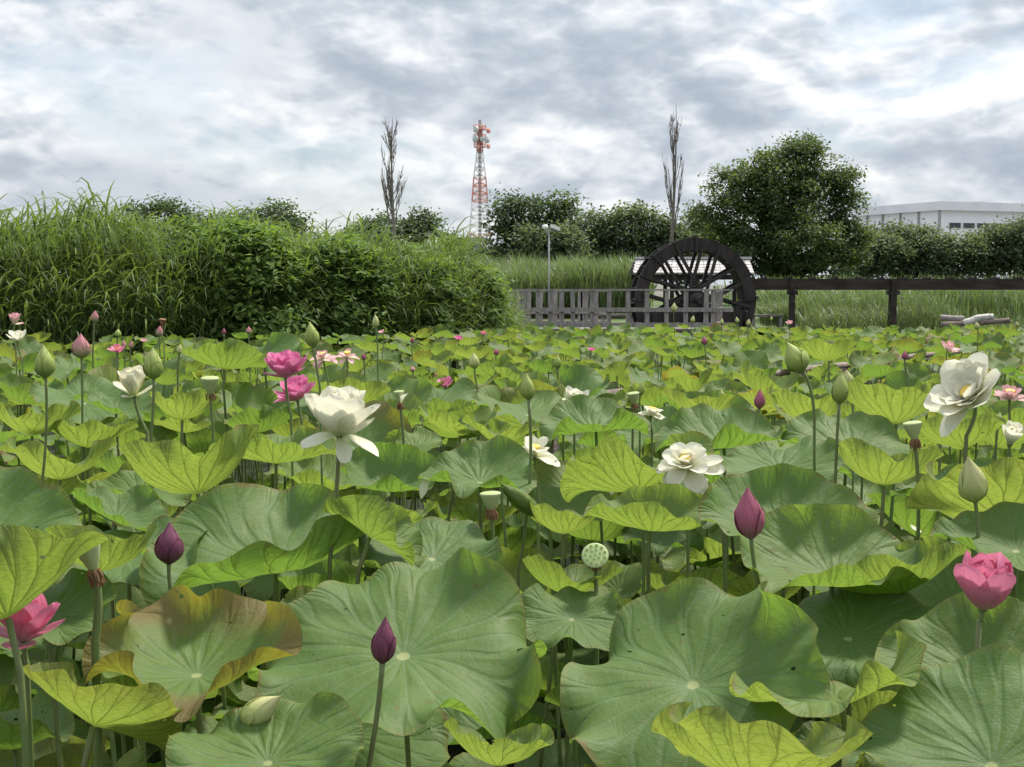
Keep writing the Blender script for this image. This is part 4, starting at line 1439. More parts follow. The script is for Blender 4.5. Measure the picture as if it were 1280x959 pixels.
H(540, 700, 3.2, .17, (.18, -.34), .15, [(2, .3, 30)], -.25, [(5, .4, 20), (7, .3, 60)], (.12, 0),
  'light blue green lotus leaf tilted right, just above the biggest open leaf')
H(462, 672, 3.1, .13, (.52, .10), .75, [(2, .75, 80)], .1, [(9, .5, 0)], (.5, 0),
  'narrow folded lotus leaf with a frilly edge right of the big cupped leaf')
H(575, 545, 5.0, .18, (.0, .05), .95, [(2, .45, 15)], -.2, [(4, .5, 80)], (.8, 0),
  'yellow green lotus leaf with pale turned rim below the slim green bud at left')
H(625, 555, 4.9, .16, (.08, .08), .95, [(2, .4, 10)], -.1, [(4, .5, 20)], (.75, 0),
  'yellow green funnel lotus leaf directly left of the slim green bud stem')
H(660, 520, 5.3, .22, (.05, -.12), .35, [(2, .2, 20)], -.2, [(5, .4, 0)], (.3, 0),
  'pale topped broad lotus leaf right behind the slim green bud stem')
H(800, 615, 4.0, .24, (-.18, .26), .9, [(2, .5, 30), (3, .2, 0)], -.2, [(5, .5, 100)], (.65, 0),
  'large wavy lotus leaf left of and under the shaggy white lotus')
H(745, 540, 4.9, .20, (-.05, -.12), .5, [(2, .5, 100)], -.1, [(5, .4, 90)], (.15, 0),
  'dark topped pointed lotus leaf between the drooping and the shaggy white lotus')
H(812, 664, 3.45, .165, (.08, -.04), .82, [(2, .40, 75), (1, .15, 60)], .25, [(4, .4, 250), (7, .25, 0)], (.6, 0),
  'cupped lotus leaf below the shaggy white lotus with bright curled front lip')
H(705, 668, 3.6, .14, (.0, .18), 1.1, [(2, .3, 10)], .1, [(5, .4, 30)], (.8, 0),
  'bright yellow green lotus leaf between the slim bud stem and the round seed pod')
H(712, 745, 3.15, .14, (.04, .18), 1.05, [(2, .4, 20)], 0, [(5, .3, 20)], (.45, .15),
  'olive lotus leaf seen from below left of the round seed pod stem')
H(715, 775, 2.95, .12, (.05, -.38), .15, [(3, .3, 30)], -.2, [(6, .4, 20)], (.12, .05),
  'dusty crumpled lotus leaf behind the two huge leaves, below the round seed pod')
H(905, 560, 4.6, .22, (-.05, -.15), .6, [(2, .4, 100)], -.1, [(5, .4, 270)], (.15, 0),
  'dark blue green lotus leaf behind the shaggy white lotus')
H(905, 650, 3.9, .15, (.05, .15), 1.1, [(2, .3, 10)], 0, [(5, .4, 0)], (.8, 0),
  'yellow green lotus leaf seen from below, left of the upright pink bud')
H(175, 620, 4.3, .19, (.0, -.10), .4, [(2, .35, 75)], -.2, [(5, .5, 280), (7, .2, 0)], (.3, 0),
  'wavy lotus leaf under the bright fan leaf, left of its stem')
H(75, 600, 4.4, .20, (-.05, .22), 1.0, [(2, .4, 20)], -.1, [(5, .4, 50)], (.85, 0),
  'yellow green lotus leaf crossing the stem of the green bud at far left')
H(40, 545, 4.9, .19, (.0, .18), 1.05, [(2, .35, 10)], 0, [(5, .4, 10)], (.8, 0),
  'yellow green lotus leaf at the left edge, behind the green bud stem')
H(110, 560, 5.0, .20, (.03, .12), 1.0, [(2, .3, 10)], 0, [(5, .4, 70)], (.7, 0),
  'yellow green lotus leaf behind the stem of the pointed pink bud')
H(105, 505, 6.2, .24, (.1, -.30), .35, [(2, .3, 30)], -.2, [(5, .4, 30)], (.08, 0),
  'blue green ribbed lotus leaf between the green bud and the pointed pink bud')
H(145, 515, 5.8, .17, (.1, -.18), .7, [(2, .35, 50)], -.1, [(5, .4, 0)], (.08, 0),
  'blue green lotus leaf right of the pointed pink bud stem')
H(228, 525, 5.4, .17, (.02, .22), 1.15, [(2, .25, 10)], 0, [(5, .3, 0)], (.85, 0),
  'yellow green fan shaped lotus leaf between the ivory lotus and the small seed pod')
H(280, 462, 6.6, .22, (.1, .12), .9, [(2, .45, 120)], 0, [(5, .4, 0)], (.55, 0),
  'green lotus leaf with scalloped edge left of the two pink double lotuses')
H(330, 455, 7.0, .22, (-.1, -.25), .5, [(2, .3, 60)], -.1, [(5, .4, 0)], (.1, 0),
  'blue green lotus leaf just behind the upper pink double lotus')
H(1015, 530, 5.0, .18, (.0, .20), 1.15, [(2, .25, 0)], 0, [(5, .3, 30)], (.9, 0),
  'bright yellow green lotus leaf behind the bent stem of the leaning green bud')
H(880, 525, 5.3, .17, (.02, .2), 1.1, [(2, .3, 0)], 0, [(5, .3, 60)], (.85, .1),
  'yellow green lotus leaf above the shaggy white lotus')
H(1036, 452, 8.5, .21, (.0, .22), 1.1, [(2, .2, 0)], 0, [(5, .3, 20)], (.8, 0),
  'olive green funnel lotus leaf above the log rail, right of the leaning green bud')
H(1205, 560, 4.2, .15, (-.1, .20), 1.1, [(2, .3, 30)], .1, [(5, .3, 0)], (.75, 0),
  'yellow green lotus leaf right of the side view seed pod')
H(60, 770, 2.9, .15, (.05, -.2), .5, [(2, .3, 30)], -.1, [(5, .3, 0)], (.2, 0),
  'dark lotus leaf behind the pink open lotus at the left edge')
H(125, 715, 3.0, .15, (.0, .22), 1.1, [(2, .3, 10)], .1, [(5, .3, 0)], (.75, 0),
  'green lotus leaf seen from below behind the seed pod with brown stamens')
H(145, 650, 3.5, .13, (.3, -.1), .7, [(2, .4, 60)], .0, [(5, .3, 0)], (.1, 0),
  'dark drooping lotus leaf left of the dark purple bud')
H(160, 700, 3.3, .19, (.05, -.2), .4, [(2, .3, 20)], -.2, [(5, .3, 0)], (.05, 0),
  'dark shaded lotus leaf below the dark purple bud')
H(1190, 630, 3.9, .17, (.05, -.25), .3, [(2, .3, 40)], -.2, [(5, .4, 0)], (.05, 0),
  'grey blue lotus leaf behind the side view seed pod stem')
H(1060, 800, 2.75, .19, (-.05, -.25), .2, [(2, .35, 40)], -.3, [(5, .4, 0)], (.05, 0),
  'grey green shaded lotus leaf behind the folded yellow green leaf')
H(180, 880, 2.5, .13, (.05, .2), 1.0, [(2, .3, 10)], .1, [(5, .3, 0)], (.7, 0),
  'dark yellow green lotus leaf hidden behind the bronze bowl leaf')

# the crowd between them: leaves lower than the ones above, in a jittered lattice
LAND = []          # landmarks for the wording, filled by the flower list: (px, py, d, phrase)
HERO_N = NLEAF


def crowd_spec(x, y):
    d = y
    near = d < 4.6
    R = RNG.uniform(.12, .20) if near else RNG.uniform(.13, .255) if d < 10 else RNG.uniform(.13, .215)
    if d < 3.2:
        z = RNG.uniform(.42, .68)
    elif near:
        z = RNG.uniform(.45, .80)
    elif d < 9:
        z = RNG.uniform(.55, 1.04) - .02
    else:
        z = RNG.uniform(.48, 1.02) - .015 * (d - 9)
    kind = RNG.random()
    dead = RNG.random() < .035
    yel = np.clip(RNG.beta(1.1, 1.7), 0, 1)
    brn = max(0, RNG.normal(-.15, .30)) if d < 14 else max(0, RNG.normal(.0, .33))
    brn = min(brn, .9)
    if kind < .50:       # cupped, seen as yellow green outside
        nrm = (RNG.normal(0, .22), RNG.normal(.12, .17))
        ka, kah, kb = RNG.uniform(.75, 1.35), [(2, RNG.uniform(.1, .45), RNG.uniform(0, 180)), (3, RNG.uniform(0, .15), RNG.uniform(0, 360))], RNG.uniform(-.2, .2)
        yel = min(1, yel + .15)
    elif kind < .85:     # open, tilted to us
        nrm = (RNG.normal(0, .24), RNG.normal(-.18, .17))
        ka, kah, kb = RNG.uniform(.15, .55), [(2, RNG.uniform(.1, .45), RNG.uniform(0, 180)), (3, RNG.uniform(0, .2), RNG.uniform(0, 360))], RNG.uniform(-.4, .1)
        yel *= .55
        if d > 8:
            nrm = (nrm[0] * 1.4, nrm[1] * 1.5)
    else:                # folded saddles
        nrm = (RNG.normal(0, .22), RNG.normal(0, .2))
        ka, kah, kb = RNG.uniform(.35, .7), [(2, RNG.uniform(.5, .85), RNG.uniform(0, 180))], RNG.uniform(-.3, .2)
    kbh = [(5, RNG.uniform(.2, .65), RNG.uniform(0, 360)), (8, RNG.uniform(.1, .4), RNG.uniform(0, 360)), (3, RNG.uniform(0, .5), RNG.uniform(0, 360))]
    kah = kah + [(1, RNG.uniform(0, .3), RNG.uniform(0, 360))]
    if dead:             # withered, hanging brown rims
        brn, yel, kb, ka = 1.0, .9, -1.5, .5
        R *= .8
    return R, z, nrm, ka, kah, kb, kbh, (yel, brn)


cells = []
sp_ = .312
yv = 2.35
while yv < 33.0:
    half = (640 / F) * yv * 1.10 + .45
    step = sp_ * (1.0 if yv < 9 else 1.22)
    for xv in np.arange(-half, half, step):
        x = xv + RNG.uniform(-.42, .42) * step
        y = yv + RNG.uniform(-.42, .42) * step
        if y > bank_front(x) - .15 and x < .4:
            continue
        cells.append((x, y))
    yv += step
STUFF = Geo()
STUFF_ST = Geo()
CROWD = []
for (x, y) in cells:
    R, z, nrm, ka, kah, kb, kbh, tint = crowd_spec(x, y)
    if y > 31.2 and x > 1:                # thin out at the far shore
        z *= RNG.uniform(.5, .95)
    bad = False
    for (ux, uy, ur, uz) in USED[:HERO_N]:
        dist = math.hypot(x - ux, y - uy)
        if dist < .55 * (ur + R):
            if dist < .12:
                bad = True
                break
            z = min(z, uz - .16 - (.45 * ur if uy < 3.2 else .15 * ur))
        elif uy > y and uy - y < 1.1 and abs(x - ux * y / uy) < ur + R * .6:
            # stands between us and a leaf of its own: keep it low
            lim = CAMZ - (CAMZ - uz) * y / uy - .10 - R * .35
            z = min(z, lim)
    if bad or z < .2:
        continue
    CROWD.append((x, y, z, R, nrm, ka, kah, kb, kbh, tint))
CROWD.sort(key=lambda c: c[1])

# ------------------------------------------------------------------ lotus flowers, buds and seed pods
def frame(axis):
    a = Vector(axis).normalized()
    return np.array(a.to_track_quat('Z', 'Y').to_matrix())


def petal(base, A, az, L, Wd, phi0, curl, cup=.35, r0=.004, tip=.12, nu=8, nv=14, twist=0.0, rng=RNG, belly=.60):
    """one spoon shaped petal; A columns: side, side, axis.  phi0 angle from the axis at its foot, curl its change"""
    v = np.linspace(0, 1, nv + 1)
    u = np.linspace(-1, 1, nu + 1)
    phi = phi0 + curl * v + .10 * np.sin(v * 5 + rng.uniform(0, 6)) * .5
    dl = L / nv
    pm = (phi[1:] + phi[:-1]) / 2
    rad = r0 + np.concatenate([[0], np.cumsum(np.sin(pm) * dl)])
    axi = np.concatenate([[0], np.cumsum(np.cos(pm) * dl)])
    w = Wd / 2 * np.clip(np.sin(PI * np.clip(v * .93 + .045, 0, 1) ** (math.log(.5) / math.log(belly))), 0, 1) ** .55
    w[0] = Wd * .15
    w[-1] = Wd * .015
    rh = np.array([math.cos(az), math.sin(az), 0])
    th = np.array([-math.sin(az), math.cos(az), 0])
    zh = np.array([0, 0, 1.0])
    C = rad[:, None] * rh + axi[:, None] * zh
    nin = -np.cos(phi)[:, None] * rh + np.sin(phi)[:, None] * zh        # towards the heart of the flower
    cv = cup * (1.05 - .55 * v)
    ang = u[None, :] * np.minimum(cv[:, None] * 2.2, 1.35)
    k = np.minimum(cv * 2.2, 1.35) + 1e-6
    sx = np.sin(ang) / k[:, None] * w[:, None]
    sz = (1 - np.cos(ang)) / k[:, None] * w[:, None]
    wave = .035 * Wd * np.sin(v * 9 + rng.uniform(0, 6))[:, None] * (u[None, :] ** 2) * v[:, None]
    V = C[:, None, :] + sx[..., None] * th + (sz + wave)[..., None] * nin[:, None, :]
    V = V.reshape(-1, 3) @ A.T + np.asarray(base)
    i = (np.arange(nv) * (nu + 1))[:, None]
    j = np.arange(nu)[None, :]
    q = np.stack([i + j, i + j + 1, i + nu + 1 + j + 1, i + nu + 1 + j], -1).reshape(-1, 4)
    uv = np.stack([np.tile(u * .5 + .5, nv + 1), np.repeat(v, nu + 1)], 1)
    col = np.zeros((len(V), 4), np.float32)
    col[:] = (0, 0, rng.random(), 1)
    return V, q, uv, col


PROF_T = np.array([0, .03, .10, .22, .36, .50, .64, .78, .90, .97, 1.0])
PROF_R = np.array([.12, .40, .70, .93, 1.0, .95, .78, .50, .23, .08, .012])


def bud_arrays(base, A, L, Wd, shells=6, seed=0, open_=0.0):
    rng = np.random.default_rng(seed)
    out = []
    nv, nu = 14, 8
    t = np.linspace(0, 1, nv + 1)
    pr = np.interp(t, PROF_T, PROF_R) * Wd / 2 * .90
    pr = np.convolve(np.pad(pr, 1, 'edge'), [.2, .6, .2], 'valid')
    for s in range(shells):
        az0 = 2 * PI * s / shells * (2 if shells % 2 else 1) + rng.uniform(-.25, .25)
        ln = 1.0 if s < 4 else rng.uniform(.45, .8)
        if s >= shells - 2:
            ln = rng.uniform(.3, .72)
        hw = 1.02 * np.clip(1 - t ** 3.2, 0, 1) ** .65
        u = np.linspace(-1, 1, nu + 1)
        lay = 1.0 + .022 * s + (.02 if ln < .9 else 0)
        tt = t * ln
        prr = np.interp(tt, t, pr)
        lift = 1 + (.06 * np.abs(u)[None, :] ** 3 + open_ * t[:, None] ** 2 * .5)
        az = az0 + u[None, :] * hw[:, None] * (1.0 if ln > .9 else .8)
        R = prr[:, None] * lay * lift
        ax = (tt * L)[:, None] + 0 * u[None, :]
        V = np.stack([R * np.cos(az), R * np.sin(az), ax], -1).reshape(-1, 3) @ A.T + np.asarray(base)
        i = (np.arange(nv) * (nu + 1))[:, None]
        j = np.arange(nu)[None, :]
        q = np.stack([i + j, i + j + 1, i + nu + 1 + j + 1, i + nu + 1 + j], -1).reshape(-1, 4)
        uv = np.stack([np.tile(u * .5 + .5, nv + 1), np.repeat(tt, nu + 1)], 1)
        col = np.zeros((len(V), 4), np.float32)
        col[:] = (0, 0, rng.random(), 1)
        out.append((V, q, uv, col))
    # the closed heart below the shells
    th = np.arange(12) * 2 * PI / 12
    V = np.stack([pr[:, None] * .975 * np.cos(th), pr[:, None] * .975 * np.sin(th), np.repeat((t * L)[:, None], 12, 1)], -1).reshape(-1, 3) @ A.T + np.asarray(base)
    i = (np.arange(nv) * 12)[:, None]
    j = np.arange(12)[None, :]
    q = np.stack([i + j, i + (j + 1) % 12, i + 12 + (j + 1) % 12, i + 12 + j], -1).reshape(-1, 4)
    uv = np.stack([np.tile(np.arange(12) / 12, nv + 1), np.repeat(t, 12)], 1)
    col = np.zeros((len(V), 4), np.float32)
    col[:] = (0, 0, .5, 1)
    out.append((V, q, uv, col))
    return out


def flower_stem(t, P, axis, foot, r):
    """from the flower down through the foot point and on to the mud"""
    P = np.asarray(P, float)
    a = np.asarray(axis, float)
    f = np.asarray(foot, float)
    g_ = f - P
    k = (P[2] + .15) / max(.05, (P[2] - f[2]))
    k = min(k, 6)
    bx = f[0] + g_[0] / max(1e-3, np.linalg.norm(g_)) * .10
    b = np.array([bx, f[1] + .02, -.15])
    h = P[2] - f[2]
    c1 = P - a * max(.03, h * .45)
    tt = np.linspace(0, 1, 9)[:, None]
    q1 = (1 - tt) ** 2 * P + 2 * tt * (1 - tt) * c1 + tt ** 2 * f
    q2 = f + (b - f) * np.linspace(0, 1, 5)[1:, None]
    path = np.concatenate([q1, q2])
    Geo().tube(path, np.concatenate([[r * 1.15], np.full(len(path) - 2, r), [r * 1.1]]), 8).build('stem', M['stem'], t, True)


def BUD(bx, by, tx, ty, d, wpx, mat, label, phrase=None, foot=None, group=None, lean_y=0.0, parts=True, cat='lotus bud', sr=.0042, open_=0.0):
    base, tip = W(bx, by, d), W(tx, ty, d + lean_y)
    ax = (tip - base)
    L = ax.length
    A = frame(ax)
    t = thing('lotus_bud', label, cat, tuple(base), group)
    arr = bud_arrays(np.array(base), A, L, wpx * U(d), 7 if wpx > 18 else 5, int(bx * 13 + by), open_)
    if parts and wpx > 17:
        g = Geo()
        g.add(*arr[-1])
        g.build('bud_heart', M[mat], t, True)
        for a in arr[:-1]:
            Geo().add(*a).build('petal', M[mat], t, True)
    else:
        g = Geo()
        for a in arr:
            g.add(*a)
        tag(g.build('closed_petals', M[mat], t, True))
    if foot is None:
        foot = (bx + (bx - tx) * .6 + RNG.normal(0, 2), by + 70)
    flower_stem(t, base, ax.normalized(), W(foot[0], foot[1], d), sr if d < 7 else .0055)
    if phrase:
        LAND.append((bx, by, d, phrase))
    return t


def FLOWER(px, py, d, axis, layers, mat, label, phrase=None, foot=None, group=None, pod=True, extra=None, stam=False, parts=True, sr=.0048, seed=1, name='lotus_flower'):
    """layers: (count, length m, width m, phi0 deg, curl deg, cup, az offset deg)"""
    rng = np.random.default_rng(seed)
    base = W(px, py, d)
    axis = Vector(axis).normalized()
    A = frame(axis)
    t = thing(name, label, 'lotus flower', tuple(base), group)
    allg = Geo()
    for (n, L, Wd, p0, cu, cup, az) in layers:
        for k in range(n):
            a = math.radians(az) + 2 * PI * k / n + rng.uniform(-.5, .5) * PI / n * .5
            arr = petal(np.array(base), A, a, L * rng.uniform(.92, 1.06), Wd * rng.uniform(.9, 1.08), math.radians(p0 + rng.normal(0, 7)), math.radians(cu + rng.normal(0, 10)), cup, rng=rng)
            if parts:
                Geo().add(*arr).build('petal', M[mat], t, True)
            else:
                allg.add(*arr)
    for (az, L, Wd, p0, cu, cup) in (extra or []):
        arr = petal(np.array(base), A, math.radians(az), L, Wd, math.radians(p0), math.radians(cu), cup, rng=rng)
        if parts:
            Geo().add(*arr).build('petal', M[mat], t, True)
        else:
            allg.add(*arr)
    if not parts:
        allg.build('open_petals', M[mat], t, True)
    if pod:
        Mx = Matrix.Translation(base) @ Matrix(A.tolist()).to_4x4()
        Geo().lathe([(.004, .0), (.008, .012), (.016, .030), (.0175, .034), (.012, .035), (.0005, .0352)], 14, Mx).build('seed_pod', M['stamen_y'], t, True)
    Geo().lathe([(.0005, -.006), (.0075, -.003), (.0085, .003), (.004, .008), (.0005, .009)], 10, Matrix.Translation(base) @ Matrix(A.tolist()).to_4x4()).build('receptacle', M['stem'], t, True)
    if foot is None:
        foot = (px + RNG.normal(0, 3), py + 60)
    flower_stem(t, base, axis, W(foot[0], foot[1], d), sr)
    if phrase:
        LAND.append((px, py, d, phrase))
    return t


def POD(px, py, d, axis, wpx, hpx, label, phrase=None, foot=None, holes=False, stamens=False, mat='pod', tip_petal=False, sr=.0048, group=None):
    """seed pod: px,py is where it joins the stem"""
    base = W(px, py, d)
    axis = Vector(axis).normalized()
    A = frame(axis)
    Mx = Matrix.Translation(base) @ Matrix(A.tolist()).to_4x4()
    R, h = wpx * U(d) / 2, hpx * U(d)
    t = thing('lotus_seed_pod', label, 'seed pod', tuple(base), group)
    g = Geo()
    g.lathe([(R * .30, 0), (R * .42, h * .12), (R * .72, h * .48), (R * .95, h * .85), (R, h * .95), (R * .985, h * 1.0), (R * .93, h * 1.02)], 28, Mx)
    g.build('cone', M[mat], t, True)
    top = Geo().lathe([(R * .93, h * 1.02), (R * .8, h * 1.045), (R * .4, h * 1.06), (.0003, h * 1.065)], 28, Mx).build('top_disc', M['pod_top'] if holes else M['pod_side_top'] if mat == 'pod' else M[mat], t, True)
    if holes:
        for (n, rr) in ((1, 0), (6, .36), (11, .72)):
            for k in range(n):
                a = 2 * PI * k / n + .3
                c = Mx @ Vector((math.cos(a) * rr * R, math.sin(a) * rr * R, h * 1.052))
                Mh = Matrix.Translation(c) @ Matrix(A.tolist()).to_4x4()
                rad = R * .105
                f = Geo().lathe([(rad * 1.45, -h * .01), (rad * 1.3, h * .035), (rad * 1.0, h * .035), (rad * .92, -h * .005)], 10, Mh).build('hole_rim', M['pod_top'], t, True)
                sub(Geo().lathe([(rad * .8, -.001), (rad * .75, h * .012), (rad * .45, h * .028), (.0001, h * .032)], 8, Mh), 'seed', M['seed'], f, True)
    if stamens:
        g = Geo()
        for k in range(46):
            a = RNG.uniform(0, 2 * PI)
            L = RNG.uniform(.012, .026) * (1.2 if wpx > 30 else 1)
            o = R * .34
            p0 = Mx @ Vector((math.cos(a) * o, math.sin(a) * o, .001))
            p1 = Mx @ Vector((math.cos(a) * (o + .004), math.sin(a) * (o + .004), -L * .5)) + Vector(RNG.normal(0, .0015, 3))
            p2 = Mx @ Vector((math.cos(a) * (o + RNG.uniform(.001, .008)), math.sin(a) * (o + .003), -L)) + Vector(RNG.normal(0, .002, 3))
            g.tube([p0, p1, p2], [.0008, .0009, .0012], 4)
        g.build('stamens', M['stamen'], t)
    if tip_petal:
        arr = petal(np.array(Mx @ Vector((R * .2, 0, -.004))), A, .2, .045, .032, math.radians(25), math.radians(30), .5)
        Geo().add(*arr).build('petal', M['white'], t, True)
    if foot is None:
        foot = (px + RNG.normal(0, 3), py + 70)
    flower_stem(t, base, axis, W(foot[0], foot[1], d), sr)
    if phrase:
        LAND.append((px, py, d, phrase))
    return t


# --- buds near enough to be told apart (foot of bud, tip, distance, width)
BUD(478, 829, 482, 771, 2.20, 31, 'bud_purple', 'closed purple lotus bud on a thick stem in front of the huge open leaf', 'front purple bud', (461, 959))
BUD(211, 705, 212, 653, 3.0, 35, 'bud_purple', 'dark purple lotus bud in front of the big cupped leaf', 'dark purple bud at left', (213, 735))
BUD(939, 673, 934, 609, 2.85, 38, 'bud_rose', 'largest upright rose pink lotus bud with greenish foot, right of centre', 'upright rose bud', (947, 730))
BUD(302, 905, 351, 870, 2.25, 35, 'bud_cream', 'pale green lotus bud leaning right, low at the front under the bronze leaf', 'leaning green front bud', (270, 959), lean_y=-.01, open_=.05)
BUD(1219, 627, 1210, 571, 2.95, 37, 'bud_cream', 'fat pale green lotus bud above the closed pink lotus', 'fat pale green bud at right', (1223, 680), lean_y=-.02)
BUD(57, 472, 54, 431, 4.1, 25, 'bud_green', 'leaf green lotus bud at far left, left of the pointed pink bud', 'leaf green bud at far left', (53, 600))
BUD(102, 448, 101, 417, 5.0, 23, 'bud_pink', 'pointed pink lotus bud with green foot on a long stem at left', 'pointed pink bud at left', (103, 555))
BUD(192, 474, 191, 434, 4.2, 25, 'bud_green', 'plump green lotus bud standing in front of the ivory lotus', 'green bud by the ivory lotus', (189, 540))
BUD(392, 434, 387, 402, 4.9, 18, 'bud_green', 'green lotus bud rising right of the upper pink double lotus', 'green bud by the pink lotuses', (400, 485))
BUD(661, 500, 658, 467, 3.70, 18, 'bud_green', 'slim green lotus bud on a long dark stem in the middle', 'slim middle bud', (648, 715))
BUD(1004, 464, 984, 428, 3.9, 30, 'bud_green', 'green lotus bud leaning left on a bent stem at the right', 'leaning green bud at right', (1018, 535))
BUD(1049, 505, 1052, 465, 3.8, 21, 'bud_green', 'narrow green lotus bud on a tall straight stem, in front of the small cream bud', 'narrow green bud at right', (1044, 610))
BUD(1062, 486, 1058, 462, 5.4, 16, 'bud_cream', 'small cream lotus bud just behind the narrow green bud', None, (1066, 500))
BUD(949, 511, 950, 486, 4.8, 14, 'bud_rose', 'small brown pink lotus bud left of the leaning green bud', 'small brown bud', (945, 560))
BUD(593, 461, 592, 441, 6.6, 14, 'bud_cream', 'cream lotus bud on a thin stem left of the slim green bud', 'cream bud', (598, 490))
BUD(697, 461, 697, 444, 7.0, 10, 'bud_green', 'tiny green lotus bud on a dark stem above the small white lotus', 'tiny green bud above the white lotus', (702, 505))
BUD(998, 508, 996, 489, 5.6, 11, 'bud_cream', 'small pale lotus bud in front of the bright yellow leaf at right', None, (1002, 525))
BUD(1085, 520, 1095, 503, 4.8, 14, 'bud_green', 'green lotus bud nodding right, left of the big white lotus', None, (1080, 540))
BUD(1247, 536, 1250, 515, 4.4, 13, 'bud_green', 'dark green lotus bud at right under the big white lotus', None, (1245, 560))
BUD(118, 403, 119, 388, 9.0, 10, 'bud_pink', 'small pink lotus bud standing against the dark reeds at left', 'small pink bud against the reeds', (116, 440))
BUD(147, 422, 148, 411, 9.8, 9, 'bud_green', 'small green lotus bud right of the pink bud against the reeds', None, (147, 470))
BUD(199, 421, 200, 407, 10.2, 9, 'bud_pink', 'small pale pink lotus bud below the brown seed head at left', None, (200, 440))
BUD(224, 443, 225, 430, 8.0, 8, 'bud_cream', 'small cream lotus bud right of the plump green bud', None, (222, 458))
BUD(311, 418, 311, 408, 11.5, 8, 'bud_pink', 'small pink lotus bud at the foot of the leafy shrubs', None, (312, 440))
BUD(470, 410, 469, 393, 9.5, 9, 'bud_cream', 'cream lotus bud rising against the dark shrub left of centre', 'cream bud against the shrub', (472, 432))
BUD(903, 500, 901, 487, 6.0, 9, 'bud_green', 'small green lotus bud above the shaggy white lotus at right', None, (905, 530))
BUD(906, 510, 906, 499, 6.4, 9, 'bud_rose', 'tiny rose lotus bud just right of the small green bud in the middle right', None, (907, 525))
BUD(1131, 450, 1131, 438, 8.6, 8, 'bud_rose', 'small purple brown lotus bud left of the far pink lotus at right', None, (1134, 470))
BUD(881, 431, 880, 420, 12.5, 8, 'bud_rose', 'small purple lotus bud on a tall stem below the waterwheel', None, (884, 470))
BUD(1222, 412, 1220, 402, 14.5, 7, 'bud_cream', 'small cream lotus bud under the bleached log', None, (1222, 425))
BUD(800, 495, 803, 476, 6.2, 9, 'bud_green', 'slender green lotus bud beside the drooping seed pod in the middle', None, (800, 515))
BUD(516, 465, 515, 458, 9, 8, 'bud_pink', 'tiny pinkish lotus bud right of the pink double lotuses', None, (517, 485))
BUD(620, 444, 621, 436, 11, 7, 'bud_rose', 'tiny dark lotus bud behind the cream bud', None, (620, 458))
BUD(702, 521, 704, 508, 5.6, 12, 'bud_green', 'small green lotus bud hugging the small white lotus', None, (704, 540))

# --- open flowers
FLOWER(424, 545, 3.12, (.04, -.10, 1), [(5, .102, .080, 16, -12, .55, 20), (6, .117, .096, 42, -36, .55, 50), (5, .117, .098, 60, -50, .5, 10)], 'white',
       'large white lotus with two drooping lower petals on a tall stem, left of centre', 'large white lotus', (412, 705), seed=4,
       extra=[(185, .085, .080, 100, 12, .3), (352, .112, .080, 56, -8, .35), (318, .095, .075, 76, -34, .4), (336, .095, .078, 110, 10, .3), (282, .062, .040, 150, 10, .25)])
FLOWER(168, 496, 4.35, (-.05, -.12, 1), [(4, .085, .060, 14, -14, .5, 0), (6, .095, .072, 32, -26, .5, 30)], 'ivory',
       'ivory lotus half open like a bowl behind the plump green bud', 'ivory lotus', (184, 540), seed=6, extra=[(10, .085, .05, 75, -30, .4), (190, .08, .05, 62, -20, .4), (270, .05, .04, 85, -10, .4)])
dbl = lambda s: [(7, .055 * s, .034 * s, 8, -8, .5, 0), (9, .075 * s, .044 * s, 24, -14, .5, 20), (10, .090 * s, .054 * s, 42, -24, .5, 5), (9, .094 * s, .060 * s, 62, -34, .48, 15)]
FLOWER(357, 472, 5.0, (.02, -.10, 1), dbl(1.15), 'magenta', 'upper of two deep pink double lotuses, full of narrow petals', 'upper pink double lotus', (364, 520), seed=11,
       extra=[(200, .085, .055, 80, -8, .3), (330, .085, .05, 70, -20, .4), (260, .09, .06, 84, -40, .4)])
FLOWER(372, 501, 5.25, (-.10, -.22, 1), dbl(1.05), 'magenta', 'lower of two deep pink double lotuses, wide open under the first', 'lower pink double lotus', (377, 525), seed=12,
       extra=[(195, .09, .06, 88, 6, .3), (185, .08, .05, 76, 0, .3)])
FLOWER(1216, 500, 3.35, (-.62, -.40, .70), [(8, .050, .036, 18, 16, .5, 0), (9, .078, .048, 38, 8, .5, 20), (9, .100, .060, 56, -4, .45, 0), (6, .110, .076, 74, -26, .45, 30)], 'white',
       'big many petalled white lotus leaning left on a bent stem at right', 'big white lotus at right', (1208, 545), seed=21, extra=[(195, .115, .06, 86, 16, .3), (240, .11, .06, 96, 20, .3), (265, .10, .05, 82, 14, .3)])
FLOWER(858, 583, 3.75, (-.15, -.55, .8), [(7, .05, .042, 20, 10, .5, 0), (7, .070, .052, 55, 10, .5, 20), (6, .080, .058, 92, 14, .4, 0), (4, .082, .056, 128, 10, .4, 30)], 'white',
       'shaggy white lotus past its prime, petals hanging, right of centre', 'shaggy white lotus', (860, 600), seed=31, extra=[(352, .10, .055, 88, 6, .3), (12, .095, .045, 80, 6, .3), (175, .075, .06, 92, 10, .3)])
FLOWER(668, 570, 4.5, (.05, -.25, 1), [(4, .07, .055, 35, 20, .5, 20), (5, .08, .06, 78, 14, .45, 10)], 'white',
       'white lotus with drooping petals half behind the slim green bud stem', 'drooping white lotus', (672, 610), seed=33, extra=[(335, .085, .065, 98, 14, .3), (180, .06, .05, 70, 5, .3)])
FLOWER(718, 510, 5.6, (.02, -.12, 1), [(5, .075, .045, 14, -8, .5, 0), (7, .088, .055, 38, -18, .45, 20), (5, .07, .045, 66, -12, .4, 0)], 'white',
       'small white lotus with spiky upright petals in the middle', 'small white lotus', (718, 540), seed=35)
